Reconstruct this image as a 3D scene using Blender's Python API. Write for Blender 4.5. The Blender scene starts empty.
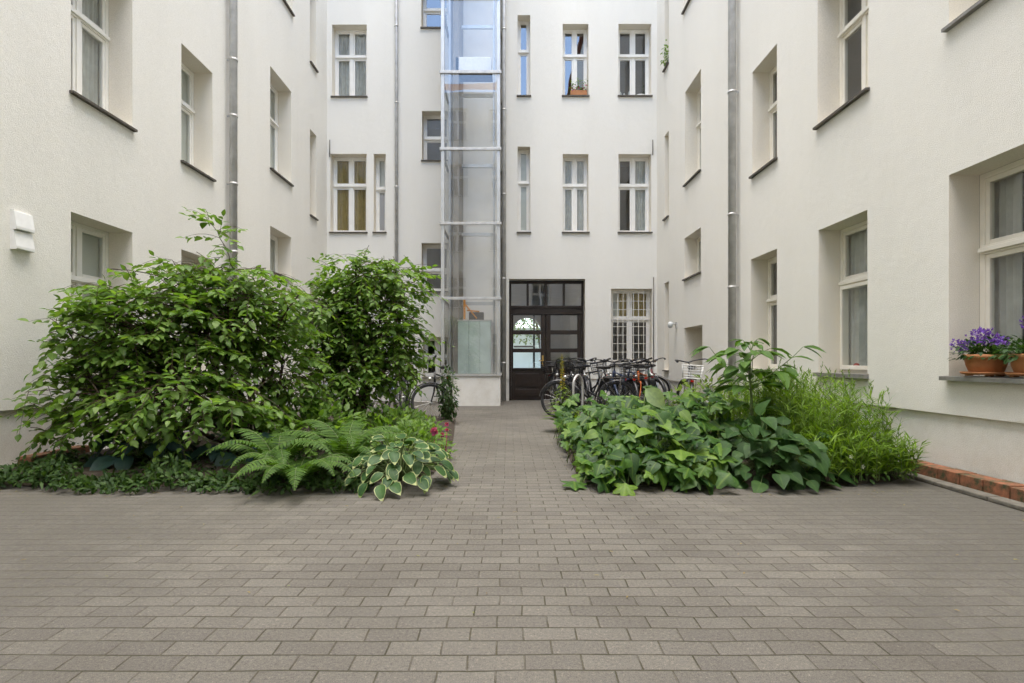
import bpy, math, random
from mathutils import Vector, Matrix
random.seed(7)
R = math.radians
sc = bpy.context.scene
COL = sc.collection
V3 = Vector

# ------------------------------------------------------------------ materials
def newmat(name):
    m = bpy.data.materials.new(name); m.use_nodes = True
    nt = m.node_tree
    return m, nt, nt.nodes, nt.links, nt.nodes['Principled BSDF']

def ramp(N, stops):
    r = N.new('ShaderNodeValToRGB'); e = r.color_ramp.elements
    while len(e) < len(stops): e.new(0.5)
    for k, (p, c) in enumerate(stops):
        e[k].position = p; e[k].color = (*c, 1)
    return r

def simple(name, col, rough=0.6, metal=0.0, var=0.12, scale=14, bump=0.0, bscale=120, spec=0.5):
    m, nt, N, L, b = newmat(name)
    tc = N.new('ShaderNodeTexCoord')
    n = N.new('ShaderNodeTexNoise'); n.inputs['Scale'].default_value = scale; n.inputs['Detail'].default_value = 6
    L.new(tc.outputs['Object'], n.inputs['Vector'])
    lo = tuple(c * (1 - var) for c in col); hi = tuple(min(1, c * (1 + var)) for c in col)
    r = ramp(N, [(0.3, lo), (0.7, hi)])
    L.new(n.outputs['Fac'], r.inputs['Fac']); L.new(r.outputs['Color'], b.inputs['Base Color'])
    b.inputs['Roughness'].default_value = rough; b.inputs['Metallic'].default_value = metal
    b.inputs['Specular IOR Level'].default_value = spec
    if bump:
        n2 = N.new('ShaderNodeTexNoise'); n2.inputs['Scale'].default_value = bscale; n2.inputs['Detail'].default_value = 4
        L.new(tc.outputs['Object'], n2.inputs['Vector'])
        bp = N.new('ShaderNodeBump'); bp.inputs['Strength'].default_value = bump; bp.inputs['Distance'].default_value = 0.01
        L.new(n2.outputs['Fac'], bp.inputs['Height']); L.new(bp.outputs['Normal'], b.inputs['Normal'])
    return m

def plaster(name, col, streak=0.05, damp=0.0):
    m, nt, N, L, b = newmat(name)
    g = N.new('ShaderNodeNewGeometry')
    mp = N.new('ShaderNodeMapping'); mp.inputs['Scale'].default_value = (1, 1, 0.22)
    L.new(g.outputs['Position'], mp.inputs['Vector'])
    n1 = N.new('ShaderNodeTexNoise'); n1.inputs['Scale'].default_value = 1.1; n1.inputs['Detail'].default_value = 8; n1.inputs['Roughness'].default_value = 0.65
    L.new(mp.outputs['Vector'], n1.inputs['Vector'])
    r1 = ramp(N, [(0.25, tuple(c * (1 - streak) for c in col)), (0.6, col), (0.8, tuple(min(1, c * (1 + streak * .5)) for c in col))])
    L.new(n1.outputs['Fac'], r1.inputs['Fac'])
    # grain specks of the render coat
    n2 = N.new('ShaderNodeTexNoise'); n2.inputs['Scale'].default_value = 130; n2.inputs['Detail'].default_value = 3
    L.new(g.outputs['Position'], n2.inputs['Vector'])
    r2 = ramp(N, [(0.3, (0.85, 0.85, 0.84)), (0.62, (1, 1, 1))])
    L.new(n2.outputs['Fac'], r2.inputs['Fac'])
    mx = N.new('ShaderNodeMix'); mx.data_type = 'RGBA'; mx.blend_type = 'MULTIPLY'; mx.inputs[0].default_value = 1.0
    L.new(r1.outputs['Color'], mx.inputs[6]); L.new(r2.outputs['Color'], mx.inputs[7])
    out = mx.outputs[2]
    if damp:
        # grubby splash and hairline repairs of the base coat
        n4 = N.new('ShaderNodeTexNoise'); n4.inputs['Scale'].default_value = 2.3; n4.inputs['Detail'].default_value = 10; n4.inputs['Roughness'].default_value = 0.7
        L.new(g.outputs['Position'], n4.inputs['Vector'])
        r4 = ramp(N, [(0.36, (0.80, 0.77, 0.72)), (0.56, (1, 1, 1))])
        L.new(n4.outputs['Fac'], r4.inputs['Fac'])
        m4 = N.new('ShaderNodeMix'); m4.data_type = 'RGBA'; m4.blend_type = 'MULTIPLY'; m4.inputs[0].default_value = damp
        L.new(out, m4.inputs[6]); L.new(r4.outputs['Color'], m4.inputs[7]); out = m4.outputs[2]
    L.new(out, b.inputs['Base Color'])
    n3 = N.new('ShaderNodeTexNoise'); n3.inputs['Scale'].default_value = 7; n3.inputs['Detail'].default_value = 3
    L.new(g.outputs['Position'], n3.inputs['Vector'])
    ad = N.new('ShaderNodeMath'); ad.operation = 'MULTIPLY_ADD'; ad.inputs[1].default_value = 0.9
    L.new(n3.outputs['Fac'], ad.inputs[0]); L.new(n2.outputs['Fac'], ad.inputs[2])
    bp = N.new('ShaderNodeBump'); bp.inputs['Strength'].default_value = 0.8; bp.inputs['Distance'].default_value = 0.005
    L.new(ad.outputs[0], bp.inputs['Height']); L.new(bp.outputs['Normal'], b.inputs['Normal'])
    b.inputs['Roughness'].default_value = 0.92; b.inputs['Specular IOR Level'].default_value = 0.2
    return m

def glass(name, base=0.06, tint=(0.90, 0.94, 0.93), gain=1.7, wav=0.02):
    m, nt, N, L, b = newmat(name); N.remove(b)
    out = N['Material Output']
    tr = N.new('ShaderNodeBsdfTransparent'); tr.inputs['Color'].default_value = (*tint, 1)
    gl = N.new('ShaderNodeBsdfGlossy'); gl.inputs['Roughness'].default_value = 0.0
    fr = N.new('ShaderNodeFresnel')
    # the same reflectance from both sides of the thin pane
    gm = N.new('ShaderNodeNewGeometry'); mi = N.new('ShaderNodeMapRange'); mi.inputs['To Min'].default_value = 1.5; mi.inputs['To Max'].default_value = 1 / 1.5
    L.new(gm.outputs['Backfacing'], mi.inputs['Value']); L.new(mi.outputs[0], fr.inputs['IOR'])
    ma = N.new('ShaderNodeMath'); ma.operation = 'MULTIPLY_ADD'; ma.inputs[1].default_value = gain; ma.inputs[2].default_value = base; ma.use_clamp = True
    L.new(fr.outputs[0], ma.inputs[0])
    mx = N.new('ShaderNodeMixShader')
    L.new(ma.outputs[0], mx.inputs[0]); L.new(tr.outputs[0], mx.inputs[1]); L.new(gl.outputs[0], mx.inputs[2])
    tc = N.new('ShaderNodeTexCoord')
    n = N.new('ShaderNodeTexNoise'); n.inputs['Scale'].default_value = 1.6; n.inputs['Detail'].default_value = 1
    L.new(tc.outputs['Object'], n.inputs['Vector'])
    bp = N.new('ShaderNodeBump'); bp.inputs['Strength'].default_value = wav; bp.inputs['Distance'].default_value = 0.1
    L.new(n.outputs['Fac'], bp.inputs['Height']); L.new(bp.outputs['Normal'], gl.inputs['Normal'])
    L.new(mx.outputs[0], out.inputs['Surface'])
    return m

def leafmat(name, cols, trans=0.3, rough=0.42, vein=0.25, veinfreq=9, yellow=0.0):
    m, nt, N, L, b = newmat(name)
    g = N.new('ShaderNodeNewGeometry')
    k = len(cols)
    r = ramp(N, [(i / (k - 1), c) for i, c in enumerate(cols)])
    L.new(g.outputs['Random Per Island'], r.inputs['Fac'])
    uv = N.new('ShaderNodeUVMap'); uv.uv_map = 'leaf'
    sp = N.new('ShaderNodeSeparateXYZ'); L.new(uv.outputs['UV'], sp.inputs[0])
    a1 = N.new('ShaderNodeMath'); a1.operation = 'SUBTRACT'; a1.inputs[1].default_value = 0.5; L.new(sp.outputs['X'], a1.inputs[0])
    a2 = N.new('ShaderNodeMath'); a2.operation = 'ABSOLUTE'; L.new(a1.outputs[0], a2.inputs[0])
    # side veins: |sin((v - 0.7|u|) * f)|
    a3 = N.new('ShaderNodeMath'); a3.operation = 'MULTIPLY_ADD'; a3.inputs[1].default_value = -0.7; L.new(a2.outputs[0], a3.inputs[0]); L.new(sp.outputs['Y'], a3.inputs[2])
    a4 = N.new('ShaderNodeMath'); a4.operation = 'MULTIPLY'; a4.inputs[1].default_value = veinfreq * 3.1416; L.new(a3.outputs[0], a4.inputs[0])
    a5 = N.new('ShaderNodeMath'); a5.operation = 'SINE'; L.new(a4.outputs[0], a5.inputs[0])
    a6 = N.new('ShaderNodeMath'); a6.operation = 'ABSOLUTE'; L.new(a5.outputs[0], a6.inputs[0])
    mr = N.new('ShaderNodeMapRange'); mr.inputs['From Min'].default_value = 0.0; mr.inputs['From Max'].default_value = 0.22; mr.inputs['To Min'].default_value = 0.6; mr.inputs['To Max'].default_value = 0
    L.new(a6.outputs[0], mr.inputs['Value'])
    mid = N.new('ShaderNodeMapRange'); mid.inputs['From Min'].default_value = 0.0; mid.inputs['From Max'].default_value = 0.07; mid.inputs['To Min'].default_value = 1; mid.inputs['To Max'].default_value = 0
    L.new(a2.outputs[0], mid.inputs['Value'])
    mxx = N.new('ShaderNodeMath'); mxx.operation = 'MAXIMUM'; L.new(mr.outputs[0], mxx.inputs[0]); L.new(mid.outputs[0], mxx.inputs[1])
    vs = N.new('ShaderNodeMath'); vs.operation = 'MULTIPLY'; vs.inputs[1].default_value = vein; L.new(mxx.outputs[0], vs.inputs[0])
    vc = cols[-1]
    mx = N.new('ShaderNodeMix'); mx.data_type = 'RGBA'
    L.new(vs.outputs[0], mx.inputs[0]); L.new(r.outputs['Color'], mx.inputs[6])
    mx.inputs[7].default_value = (min(1, vc[0] * 1.5 + .03), min(1, vc[1] * 1.35 + .03), vc[2] * 1.2 + .01, 1)
    # blotchy tone inside a leaf
    n = N.new('ShaderNodeTexNoise'); n.inputs['Scale'].default_value = 22; n.inputs['Detail'].default_value = 3
    L.new(g.outputs['Position'], n.inputs['Vector'])
    r2 = ramp(N, [(0.3, (.78, .80, .78)), (0.7, (1.1, 1.08, 1.0))]); L.new(n.outputs['Fac'], r2.inputs['Fac'])
    m2 = N.new('ShaderNodeMix'); m2.data_type = 'RGBA'; m2.blend_type = 'MULTIPLY'; m2.inputs[0].default_value = 1
    L.new(mx.outputs[2], m2.inputs[6]); L.new(r2.outputs['Color'], m2.inputs[7])
    L.new(m2.outputs[2], b.inputs['Base Color'])
    b.inputs['Roughness'].default_value = rough + .08; b.inputs['Specular IOR Level'].default_value = 0.28
    tl = N.new('ShaderNodeBsdfTranslucent')
    ty = N.new('ShaderNodeMix'); ty.data_type = 'RGBA'; ty.blend_type = 'MULTIPLY'; ty.inputs[0].default_value = 1; ty.inputs[7].default_value = (1.5, 1.6, .6, 1)
    L.new(m2.outputs[2], ty.inputs[6]); L.new(ty.outputs[2], tl.inputs['Color'])
    ms = N.new('ShaderNodeMixShader'); ms.inputs[0].default_value = trans
    L.new(b.outputs[0], ms.inputs[1]); L.new(tl.outputs[0], ms.inputs[2])
    L.new(ms.outputs[0], N['Material Output'].inputs['Surface'])
    return m

def paving_mat():
    m, nt, N, L, b = newmat('grey_paving_blocks')
    g = N.new('ShaderNodeNewGeometry')
    # the courses are not laid dead straight
    nd = N.new('ShaderNodeTexNoise'); nd.inputs['Scale'].default_value = 1.7; nd.inputs['Detail'].default_value = 2
    L.new(g.outputs['Position'], nd.inputs['Vector'])
    sb = N.new('ShaderNodeVectorMath'); sb.operation = 'SUBTRACT'; sb.inputs[1].default_value = (.5, .5, .5); L.new(nd.outputs['Color'], sb.inputs[0])
    scl = N.new('ShaderNodeVectorMath'); scl.operation = 'SCALE'; scl.inputs['Scale'].default_value = 0.035; L.new(sb.outputs[0], scl.inputs[0])
    ad = N.new('ShaderNodeVectorMath'); ad.operation = 'ADD'; L.new(g.outputs['Position'], ad.inputs[0]); L.new(scl.outputs[0], ad.inputs[1])
    of = N.new('ShaderNodeVectorMath'); of.operation = 'ADD'; of.inputs[1].default_value = (-.055, 0, 0); L.new(ad.outputs[0], of.inputs[0]); ad = of
    br = N.new('ShaderNodeTexBrick'); L.new(ad.outputs[0], br.inputs['Vector'])
    br.inputs['Scale'].default_value = 1.0; br.inputs['Brick Width'].default_value = 0.2; br.inputs['Row Height'].default_value = 0.1
    br.inputs['Mortar Size'].default_value = 0.0044; br.inputs['Mortar Smooth'].default_value = 0.8; br.inputs['Bias'].default_value = 0.0
    br.inputs['Color1'].default_value = (.122, .113, .101, 1); br.inputs['Color2'].default_value = (.150, .140, .124, 1)
    nm = N.new('ShaderNodeTexNoise'); nm.inputs['Scale'].default_value = 5; nm.inputs['Detail'].default_value = 6; L.new(g.outputs['Position'], nm.inputs['Vector'])
    rm = ramp(N, [(.36, (.052, .050, .028)), (.50, (.085, .077, .056)), (.62, (.125, .115, .096))]); L.new(nm.outputs['Fac'], rm.inputs['Fac']); L.new(rm.outputs['Color'], br.inputs['Mortar'])
    # aggregate grain
    n1 = N.new('ShaderNodeTexNoise'); n1.inputs['Scale'].default_value = 260; n1.inputs['Detail'].default_value = 3; n1.inputs['Roughness'].default_value = .7
    L.new(g.outputs['Position'], n1.inputs['Vector'])
    r1 = ramp(N, [(.3, (.58, .57, .56)), (.5, (1, 1, 1)), (.72, (1.5, 1.48, 1.44))]); L.new(n1.outputs['Fac'], r1.inputs['Fac'])
    m1 = N.new('ShaderNodeMix'); m1.data_type = 'RGBA'; m1.blend_type = 'MULTIPLY'; m1.inputs[0].default_value = 1
    L.new(br.outputs['Color'], m1.inputs[6]); L.new(r1.outputs['Color'], m1.inputs[7])
    n6 = N.new('ShaderNodeTexNoise'); n6.inputs['Scale'].default_value = 75; n6.inputs['Detail'].default_value = 5; n6.inputs['Roughness'].default_value = .8
    L.new(g.outputs['Position'], n6.inputs['Vector'])
    r6 = ramp(N, [(.26, (.48, .47, .46)), (.44, (.94, .94, .94)), (.58, (1.04, 1.04, 1.02)), (.74, (1.7, 1.68, 1.62))]); L.new(n6.outputs['Fac'], r6.inputs['Fac'])
    m6 = N.new('ShaderNodeMix'); m6.data_type = 'RGBA'; m6.blend_type = 'MULTIPLY'; m6.inputs[0].default_value = 1
    L.new(m1.outputs[2], m6.inputs[6]); L.new(r6.outputs['Color'], m6.inputs[7]); m1 = m6
    # broad worn and mossy patches
    n2 = N.new('ShaderNodeTexNoise'); n2.inputs['Scale'].default_value = .8; n2.inputs['Detail'].default_value = 8; n2.inputs['Roughness'].default_value = .6
    L.new(g.outputs['Position'], n2.inputs['Vector'])
    r2 = ramp(N, [(.32, (.78, .77, .75)), (.52, (1, 1, 1)), (.72, (1.15, 1.14, 1.10))]); L.new(n2.outputs['Fac'], r2.inputs['Fac'])
    m2 = N.new('ShaderNodeMix'); m2.data_type = 'RGBA'; m2.blend_type = 'MULTIPLY'; m2.inputs[0].default_value = 1
    L.new(m1.outputs[2], m2.inputs[6]); L.new(r2.outputs['Color'], m2.inputs[7])
    # sand and dust lying over joints in places
    n3 = N.new('ShaderNodeTexNoise'); n3.inputs['Scale'].default_value = 1.9; n3.inputs['Detail'].default_value = 9; n3.inputs['Roughness'].default_value = .72
    L.new(g.outputs['Position'], n3.inputs['Vector'])
    sx = N.new('ShaderNodeSeparateXYZ'); L.new(g.outputs['Position'], sx.inputs[0])
    ab = N.new('ShaderNodeMath'); ab.operation = 'ABSOLUTE'; L.new(sx.outputs['X'], ab.inputs[0])
    wr = N.new('ShaderNodeMapRange'); wr.inputs['From Min'].default_value = .7; wr.inputs['From Max'].default_value = 2.4; wr.inputs['To Min'].default_value = -.16; wr.inputs['To Max'].default_value = .17; L.new(ab.outputs[0], wr.inputs['Value'])
    sm = N.new('ShaderNodeMath'); sm.operation = 'ADD'; L.new(n3.outputs['Fac'], sm.inputs[0]); L.new(wr.outputs[0], sm.inputs[1])
    r3 = ramp(N, [(.46, (0, 0, 0)), (.70, (.82, .82, .82))]); L.new(sm.outputs[0], r3.inputs['Fac'])
    # dust colour, blotchy: grey, brown and a little green
    n5 = N.new('ShaderNodeTexNoise'); n5.inputs['Scale'].default_value = 26; n5.inputs['Detail'].default_value = 9; n5.inputs['Roughness'].default_value = .75
    L.new(g.outputs['Position'], n5.inputs['Vector'])
    r5 = ramp(N, [(.30, (.072, .067, .060)), (.44, (.094, .086, .079)), (.53, (.103, .097, .078)), (.60, (.108, .100, .091)), (.76, (.168, .157, .146))]); L.new(n5.outputs['Fac'], r5.inputs['Fac'])
    m3 = N.new('ShaderNodeMix'); m3.data_type = 'RGBA'; L.new(r3.outputs['Color'], m3.inputs[0])
    L.new(m2.outputs[2], m3.inputs[6]); L.new(r5.outputs['Color'], m3.inputs[7])
    # the course joints stay open even where dust fills the cross joints
    bo = N.new('ShaderNodeVectorMath'); bo.operation = 'ADD'; bo.inputs[1].default_value = (137, 0, 0); L.new(ad.outputs[0], bo.inputs[0])
    bh = N.new('ShaderNodeTexBrick'); L.new(bo.outputs[0], bh.inputs['Vector']); bh.offset = 0
    bh.inputs['Scale'].default_value = 1.0; bh.inputs['Brick Width'].default_value = 400; bh.inputs['Row Height'].default_value = 0.1
    bh.inputs['Mortar Size'].default_value = 0.0060; bh.inputs['Mortar Smooth'].default_value = 0.9
    n7 = N.new('ShaderNodeTexNoise'); n7.inputs['Scale'].default_value = 7; n7.inputs['Detail'].default_value = 6; n7.inputs['Roughness'].default_value = .7
    L.new(g.outputs['Position'], n7.inputs['Vector'])
    r7 = ramp(N, [(.34, (.18, .18, .18)), (.58, (1, 1, 1))]); L.new(n7.outputs['Fac'], r7.inputs['Fac'])
    fh = N.new('ShaderNodeMath'); fh.operation = 'MULTIPLY'; L.new(bh.outputs['Fac'], fh.inputs[0]); L.new(r7.outputs['Color'], fh.inputs[1])
    m7 = N.new('ShaderNodeMix'); m7.data_type = 'RGBA'; L.new(fh.outputs[0], m7.inputs[0]); L.new(m3.outputs[2], m7.inputs[6]); m7.inputs[7].default_value = (.052, .049, .030, 1)
    m8 = N.new('ShaderNodeMix'); m8.data_type = 'RGBA'; m8.blend_type = 'MULTIPLY'; m8.inputs[0].default_value = .55
    L.new(m7.outputs[2], m8.inputs[6]); L.new(r6.outputs['Color'], m8.inputs[7]); m3 = m8
    L.new(m3.outputs[2], b.inputs['Base Color'])
    b.inputs['Roughness'].default_value = .88; b.inputs['Specular IOR Level'].default_value = .3
    inv = N.new('ShaderNodeMath'); inv.operation = 'SUBTRACT'; inv.inputs[0].default_value = 1; L.new(br.outputs['Fac'], inv.inputs[1])
    hs = N.new('ShaderNodeMath'); hs.operation = 'MULTIPLY_ADD'; hs.inputs[1].default_value = .22; L.new(n1.outputs['Fac'], hs.inputs[0])
    dm = N.new('ShaderNodeMath'); dm.operation = 'SUBTRACT'; dm.inputs[0].default_value = 1.0; L.new(r3.outputs['Color'], dm.inputs[1])
    iv = N.new('ShaderNodeMath'); iv.operation = 'MULTIPLY'; L.new(inv.outputs[0], iv.inputs[0]); L.new(dm.outputs[0], iv.inputs[1]); L.new(iv.outputs[0], hs.inputs[2])
    bp = N.new('ShaderNodeBump'); bp.inputs['Strength'].default_value = .75; bp.inputs['Distance'].default_value = .006
    L.new(hs.outputs[0], bp.inputs['Height']); L.new(bp.outputs['Normal'], b.inputs['Normal'])
    return m

def brick_edge_mat():
    m, nt, N, L, b = newmat('mossy_red_brick')
    g = N.new('ShaderNodeNewGeometry')
    mp = N.new('ShaderNodeMapping'); mp.inputs['Rotation'].default_value = (0, R(90), 0)
    n = N.new('ShaderNodeTexNoise'); n.inputs['Scale'].default_value = 9; n.inputs['Detail'].default_value = 8; n.inputs['Roughness'].default_value = .7
    L.new(g.outputs['Position'], n.inputs['Vector'])
    r = ramp(N, [(.40, (.050, .055, .022)), (.50, (.18, .080, .040)), (.64, (.32, .118, .058)), (.84, (.34, .19, .12))])
    L.new(n.outputs['Fac'], r.inputs['Fac']); L.new(r.outputs['Color'], b.inputs['Base Color'])
    b.inputs['Roughness'].default_value = .9
    bp = N.new('ShaderNodeBump'); bp.inputs['Strength'].default_value = .5; bp.inputs['Distance'].default_value = .01
    L.new(n.outputs['Fac'], bp.inputs['Height']); L.new(bp.outputs['Normal'], b.inputs['Normal'])
    return m

def curtainmat(name, col, trans=.35):
    m, nt, N, L, b = newmat(name)
    tc = N.new('ShaderNodeTexCoord')
    n = N.new('ShaderNodeTexNoise'); n.inputs['Scale'].default_value = 6; n.inputs['Detail'].default_value = 5
    L.new(tc.outputs['Object'], n.inputs['Vector'])
    r = ramp(N, [(.3, tuple(c * .85 for c in col)), (.7, tuple(min(1, c * 1.1) for c in col))]); L.new(n.outputs['Fac'], r.inputs['Fac'])
    L.new(r.outputs['Color'], b.inputs['Base Color']); b.inputs['Roughness'].default_value = .9; b.inputs['Specular IOR Level'].default_value = .1
    tl = N.new('ShaderNodeBsdfTranslucent'); L.new(r.outputs['Color'], tl.inputs['Color'])
    ms = N.new('ShaderNodeMixShader'); ms.inputs[0].default_value = trans
    L.new(b.outputs[0], ms.inputs[1]); L.new(tl.outputs[0], ms.inputs[2]); L.new(ms.outputs[0], N['Material Output'].inputs['Surface'])
    return m

M = dict(
    wall=plaster('cream_render', (.865, .842, .778)),
    plinth=plaster('cream_base_coat', (.865, .842, .785), .06, .55),
    reveal=plaster('cream_reveal_bounce', (.875, .825, .725), .03),  # warm bounced light in the window recesses, put into the colour
    front=plaster('pale_render', (.85, .82, .76)),
    frame=simple('white_gloss_paint', (.86, .845, .80), .35, var=.04, scale=5),
    cream_frame=simple('cream_gloss_paint', (.84, .80, .71), .35, var=.04, scale=5),
    sill=simple('brown_zinc', (.10, .088, .072), .55, .3, var=.2, scale=20),
    sill_grey=simple('grey_zinc', (.27, .26, .245), .5, .4, var=.18, scale=16),
    zinc=simple('galvanised_zinc', (.52, .515, .50), .45, .35, var=.14, scale=7, bump=.05),
    steel=simple('silver_grey_steel', (.56, .56, .54), .38, .55, var=.07, scale=6),
    shaftgrey=simple('brown_grey_shaft_paint', (.24, .22, .19), .7, var=.15, scale=3),
    shaftwhite=simple('cream_shaft_brightener', (.87, .85, .79), .8, var=.03, scale=3),  # pale tone of the panel added to brighten the shaft
    steel_dark=simple('dark_steel', (.11, .10, .09), .45, .5, var=.2),
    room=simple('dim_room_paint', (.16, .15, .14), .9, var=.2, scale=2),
    passage=simple('passage_paint', (.55, .52, .46), .9, var=.1, scale=3),
    glass=glass('window_glass'),
    glass_strong=glass('lift_glass', .11, (.985, .99, .985), .7, .012),
    glass_coated=glass('coated_window_glass', .16, (.8, .82, .82), 1.8, .012),
    glass_frost=simple('frosted_grey_pane', (.34, .345, .35), .35, var=.04, scale=3),
    wood=simple('dark_brown_door_paint', (.022, .013, .009), .38, var=.25, scale=12, bump=.08, bscale=40),
    brass=simple('worn_brass', (.55, .36, .12), .35, .9),
    sheer=curtainmat('sheer_white_net', (.88, .87, .83), .45),
    greyc=curtainmat('grey_curtain', (.70, .695, .67), .3),
    amber=curtainmat('amber_curtain', (.50, .36, .12), .35),
    screen=simple('charcoal_screen', (.055, .053, .058), .8, var=.25, scale=3),
    blindw=simple('white_blind', (.62, .60, .55), .7, var=.04),
    blindg=simple('grey_roller_blind', (.60, .605, .56), .8, var=.06, scale=3),
    bars=simple('white_painted_iron', (.78, .75, .68), .5, var=.06),
    liftcar=simple('pale_green_lift_panel', (.52, .62, .58), .22, .2, var=.14, scale=2.5),
    orange=simple('orange_machine_paint', (.60, .25, .04), .45, var=.12),
    white=simple('white_enamel', (.78, .78, .76), .4, var=.05),
    roof=simple('red_clay_roof', (.22, .085, .05), .85, var=.3, scale=30),
    paving=paving_mat(),
    soil=simple('dark_soil', (.045, .032, .022), .95, var=.45, scale=25, bump=.8, bscale=60),
    brick=brick_edge_mat(),
    kerb=simple('grey_kerb_stone', (.14, .128, .105), .9, var=.3, scale=18, bump=.5, bscale=90),
    pebble=simple('grey_pebbles', (.26, .24, .21), .8, var=.5, scale=40),
    terra=simple('terracotta', (.44, .185, .075), .75, var=.14, scale=11, bump=.15, bscale=60),
    bark=simple('brown_bark', (.075, .050, .033), .9, var=.4, scale=30, bump=.5, bscale=70),
    stem=simple('green_stem', (.11, .16, .05), .6, var=.25, scale=20),
    yardwall=simple('pale_yard_render', (.70, .76, .72), .9, var=.08, scale=1),
    rubber=simple('black_rubber', (.018, .018, .018), .7, var=.3),
    chrome=simple('bike_alloy', (.62, .62, .60), .28, .9, var=.08),
    blackp=simple('black_bike_paint', (.015, .015, .017), .3, var=.3),
    orangep=simple('orange_bike_paint', (.62, .15, .03), .3, var=.12),
    silverp=simple('silver_bike_paint', (.24, .24, .24), .3, .5, var=.1),
    bluep=simple('dark_blue_bike_paint', (.025, .045, .10), .3, var=.2),
    greenp=simple('bottle_green_bike_paint', (.02, .06, .04), .3, var=.2),
    redp=simple('wine_red_bike_paint', (.16, .02, .02), .3, var=.2),
    saddle=simple('black_saddle_vinyl', (.02, .02, .02), .55, var=.2),
    red=simple('red_reflector', (.45, .02, .015), .2, var=.1),
    tan=simple('tan_grip', (.30, .17, .08), .6, var=.2),
    glassb=simple('pale_bottle_glass', (.62, .64, .62), .12, var=.05),
    # foliage
    l_bush=leafmat('shrub_leaf', [(.070, .145, .028), (.105, .200, .039), (.138, .242, .050), (.185, .295, .072)], .42, .36, .25),
    l_bush2=leafmat('fresh_shrub_leaf', [(.070, .145, .028), (.105, .200, .039), (.138, .242, .050), (.185, .295, .072)], .42, .36, .25),
    l_lobed=leafmat('lobed_leaf', [(.016, .054, .013), (.030, .086, .017), (.046, .118, .021), (.070, .158, .025), (.140, .245, .032)], .30, .40, .35, 7),
    l_heart=leafmat('heart_leaf', [(.024, .066, .018), (.034, .088, .022), (.050, .115, .028)], .28, .5, .35, 8),
    l_blade=leafmat('blade_leaf', [(.095, .180, .022), (.145, .250, .032), (.215, .335, .054)], .38, .5, .1),
    l_yellow=leafmat('yellow_green_leaf', [(.085, .150, .018), (.130, .205, .025), (.175, .250, .040)], .35, .5, .2),
    l_fern=leafmat('fern_leaf', [(.045, .105, .016), (.066, .140, .022), (.092, .178, .030)], .34, .55, .0),
    l_hosta=leafmat('hosta_leaf', [(.022, .068, .020), (.034, .092, .024), (.050, .120, .032)], .2, .42, .3, 5),
    l_cream=leafmat('hosta_margin', [(.26, .34, .12), (.38, .43, .20), (.46, .49, .26)], .25, .45, .0),
    l_blue=leafmat('blue_hosta_leaf', [(.014, .042, .042), (.020, .056, .052), (.028, .066, .058)], .15, .42, .25, 5),
    l_cover=leafmat('ground_cover_leaf', [(.020, .052, .012), (.034, .078, .018), (.056, .110, .024)], .28, .5, .2),
    l_tall=leafmat('tall_plant_leaf', [(.050, .120, .022), (.075, .160, .030), (.110, .210, .042)], .34, .45, .35, 9),
    dry_leaf=leafmat('dry_leaf', [(.10, .065, .03), (.20, .14, .06), (.26, .22, .08), (.12, .16, .04)], .2, .6, .0),
    l_pale=leafmat('pale_leaf', [(.30, .40, .22), (.34, .44, .25)], .3, .5, .2),
    f_purple=leafmat('purple_petal', [(.14, .045, .46), (.22, .09, .60), (.32, .17, .70)], .3, .5, .0),
    f_pink=leafmat('pink_petal', [(.50, .07, .24), (.62, .14, .36)], .3, .5, .0),
    f_yellow=leafmat('yellow_petal', [(.72, .56, .03), (.82, .70, .08)], .3, .5, .0),
    f_white=leafmat('white_petal', [(.70, .70, .66), (.78, .78, .74)], .3, .5, .0),
)

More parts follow.
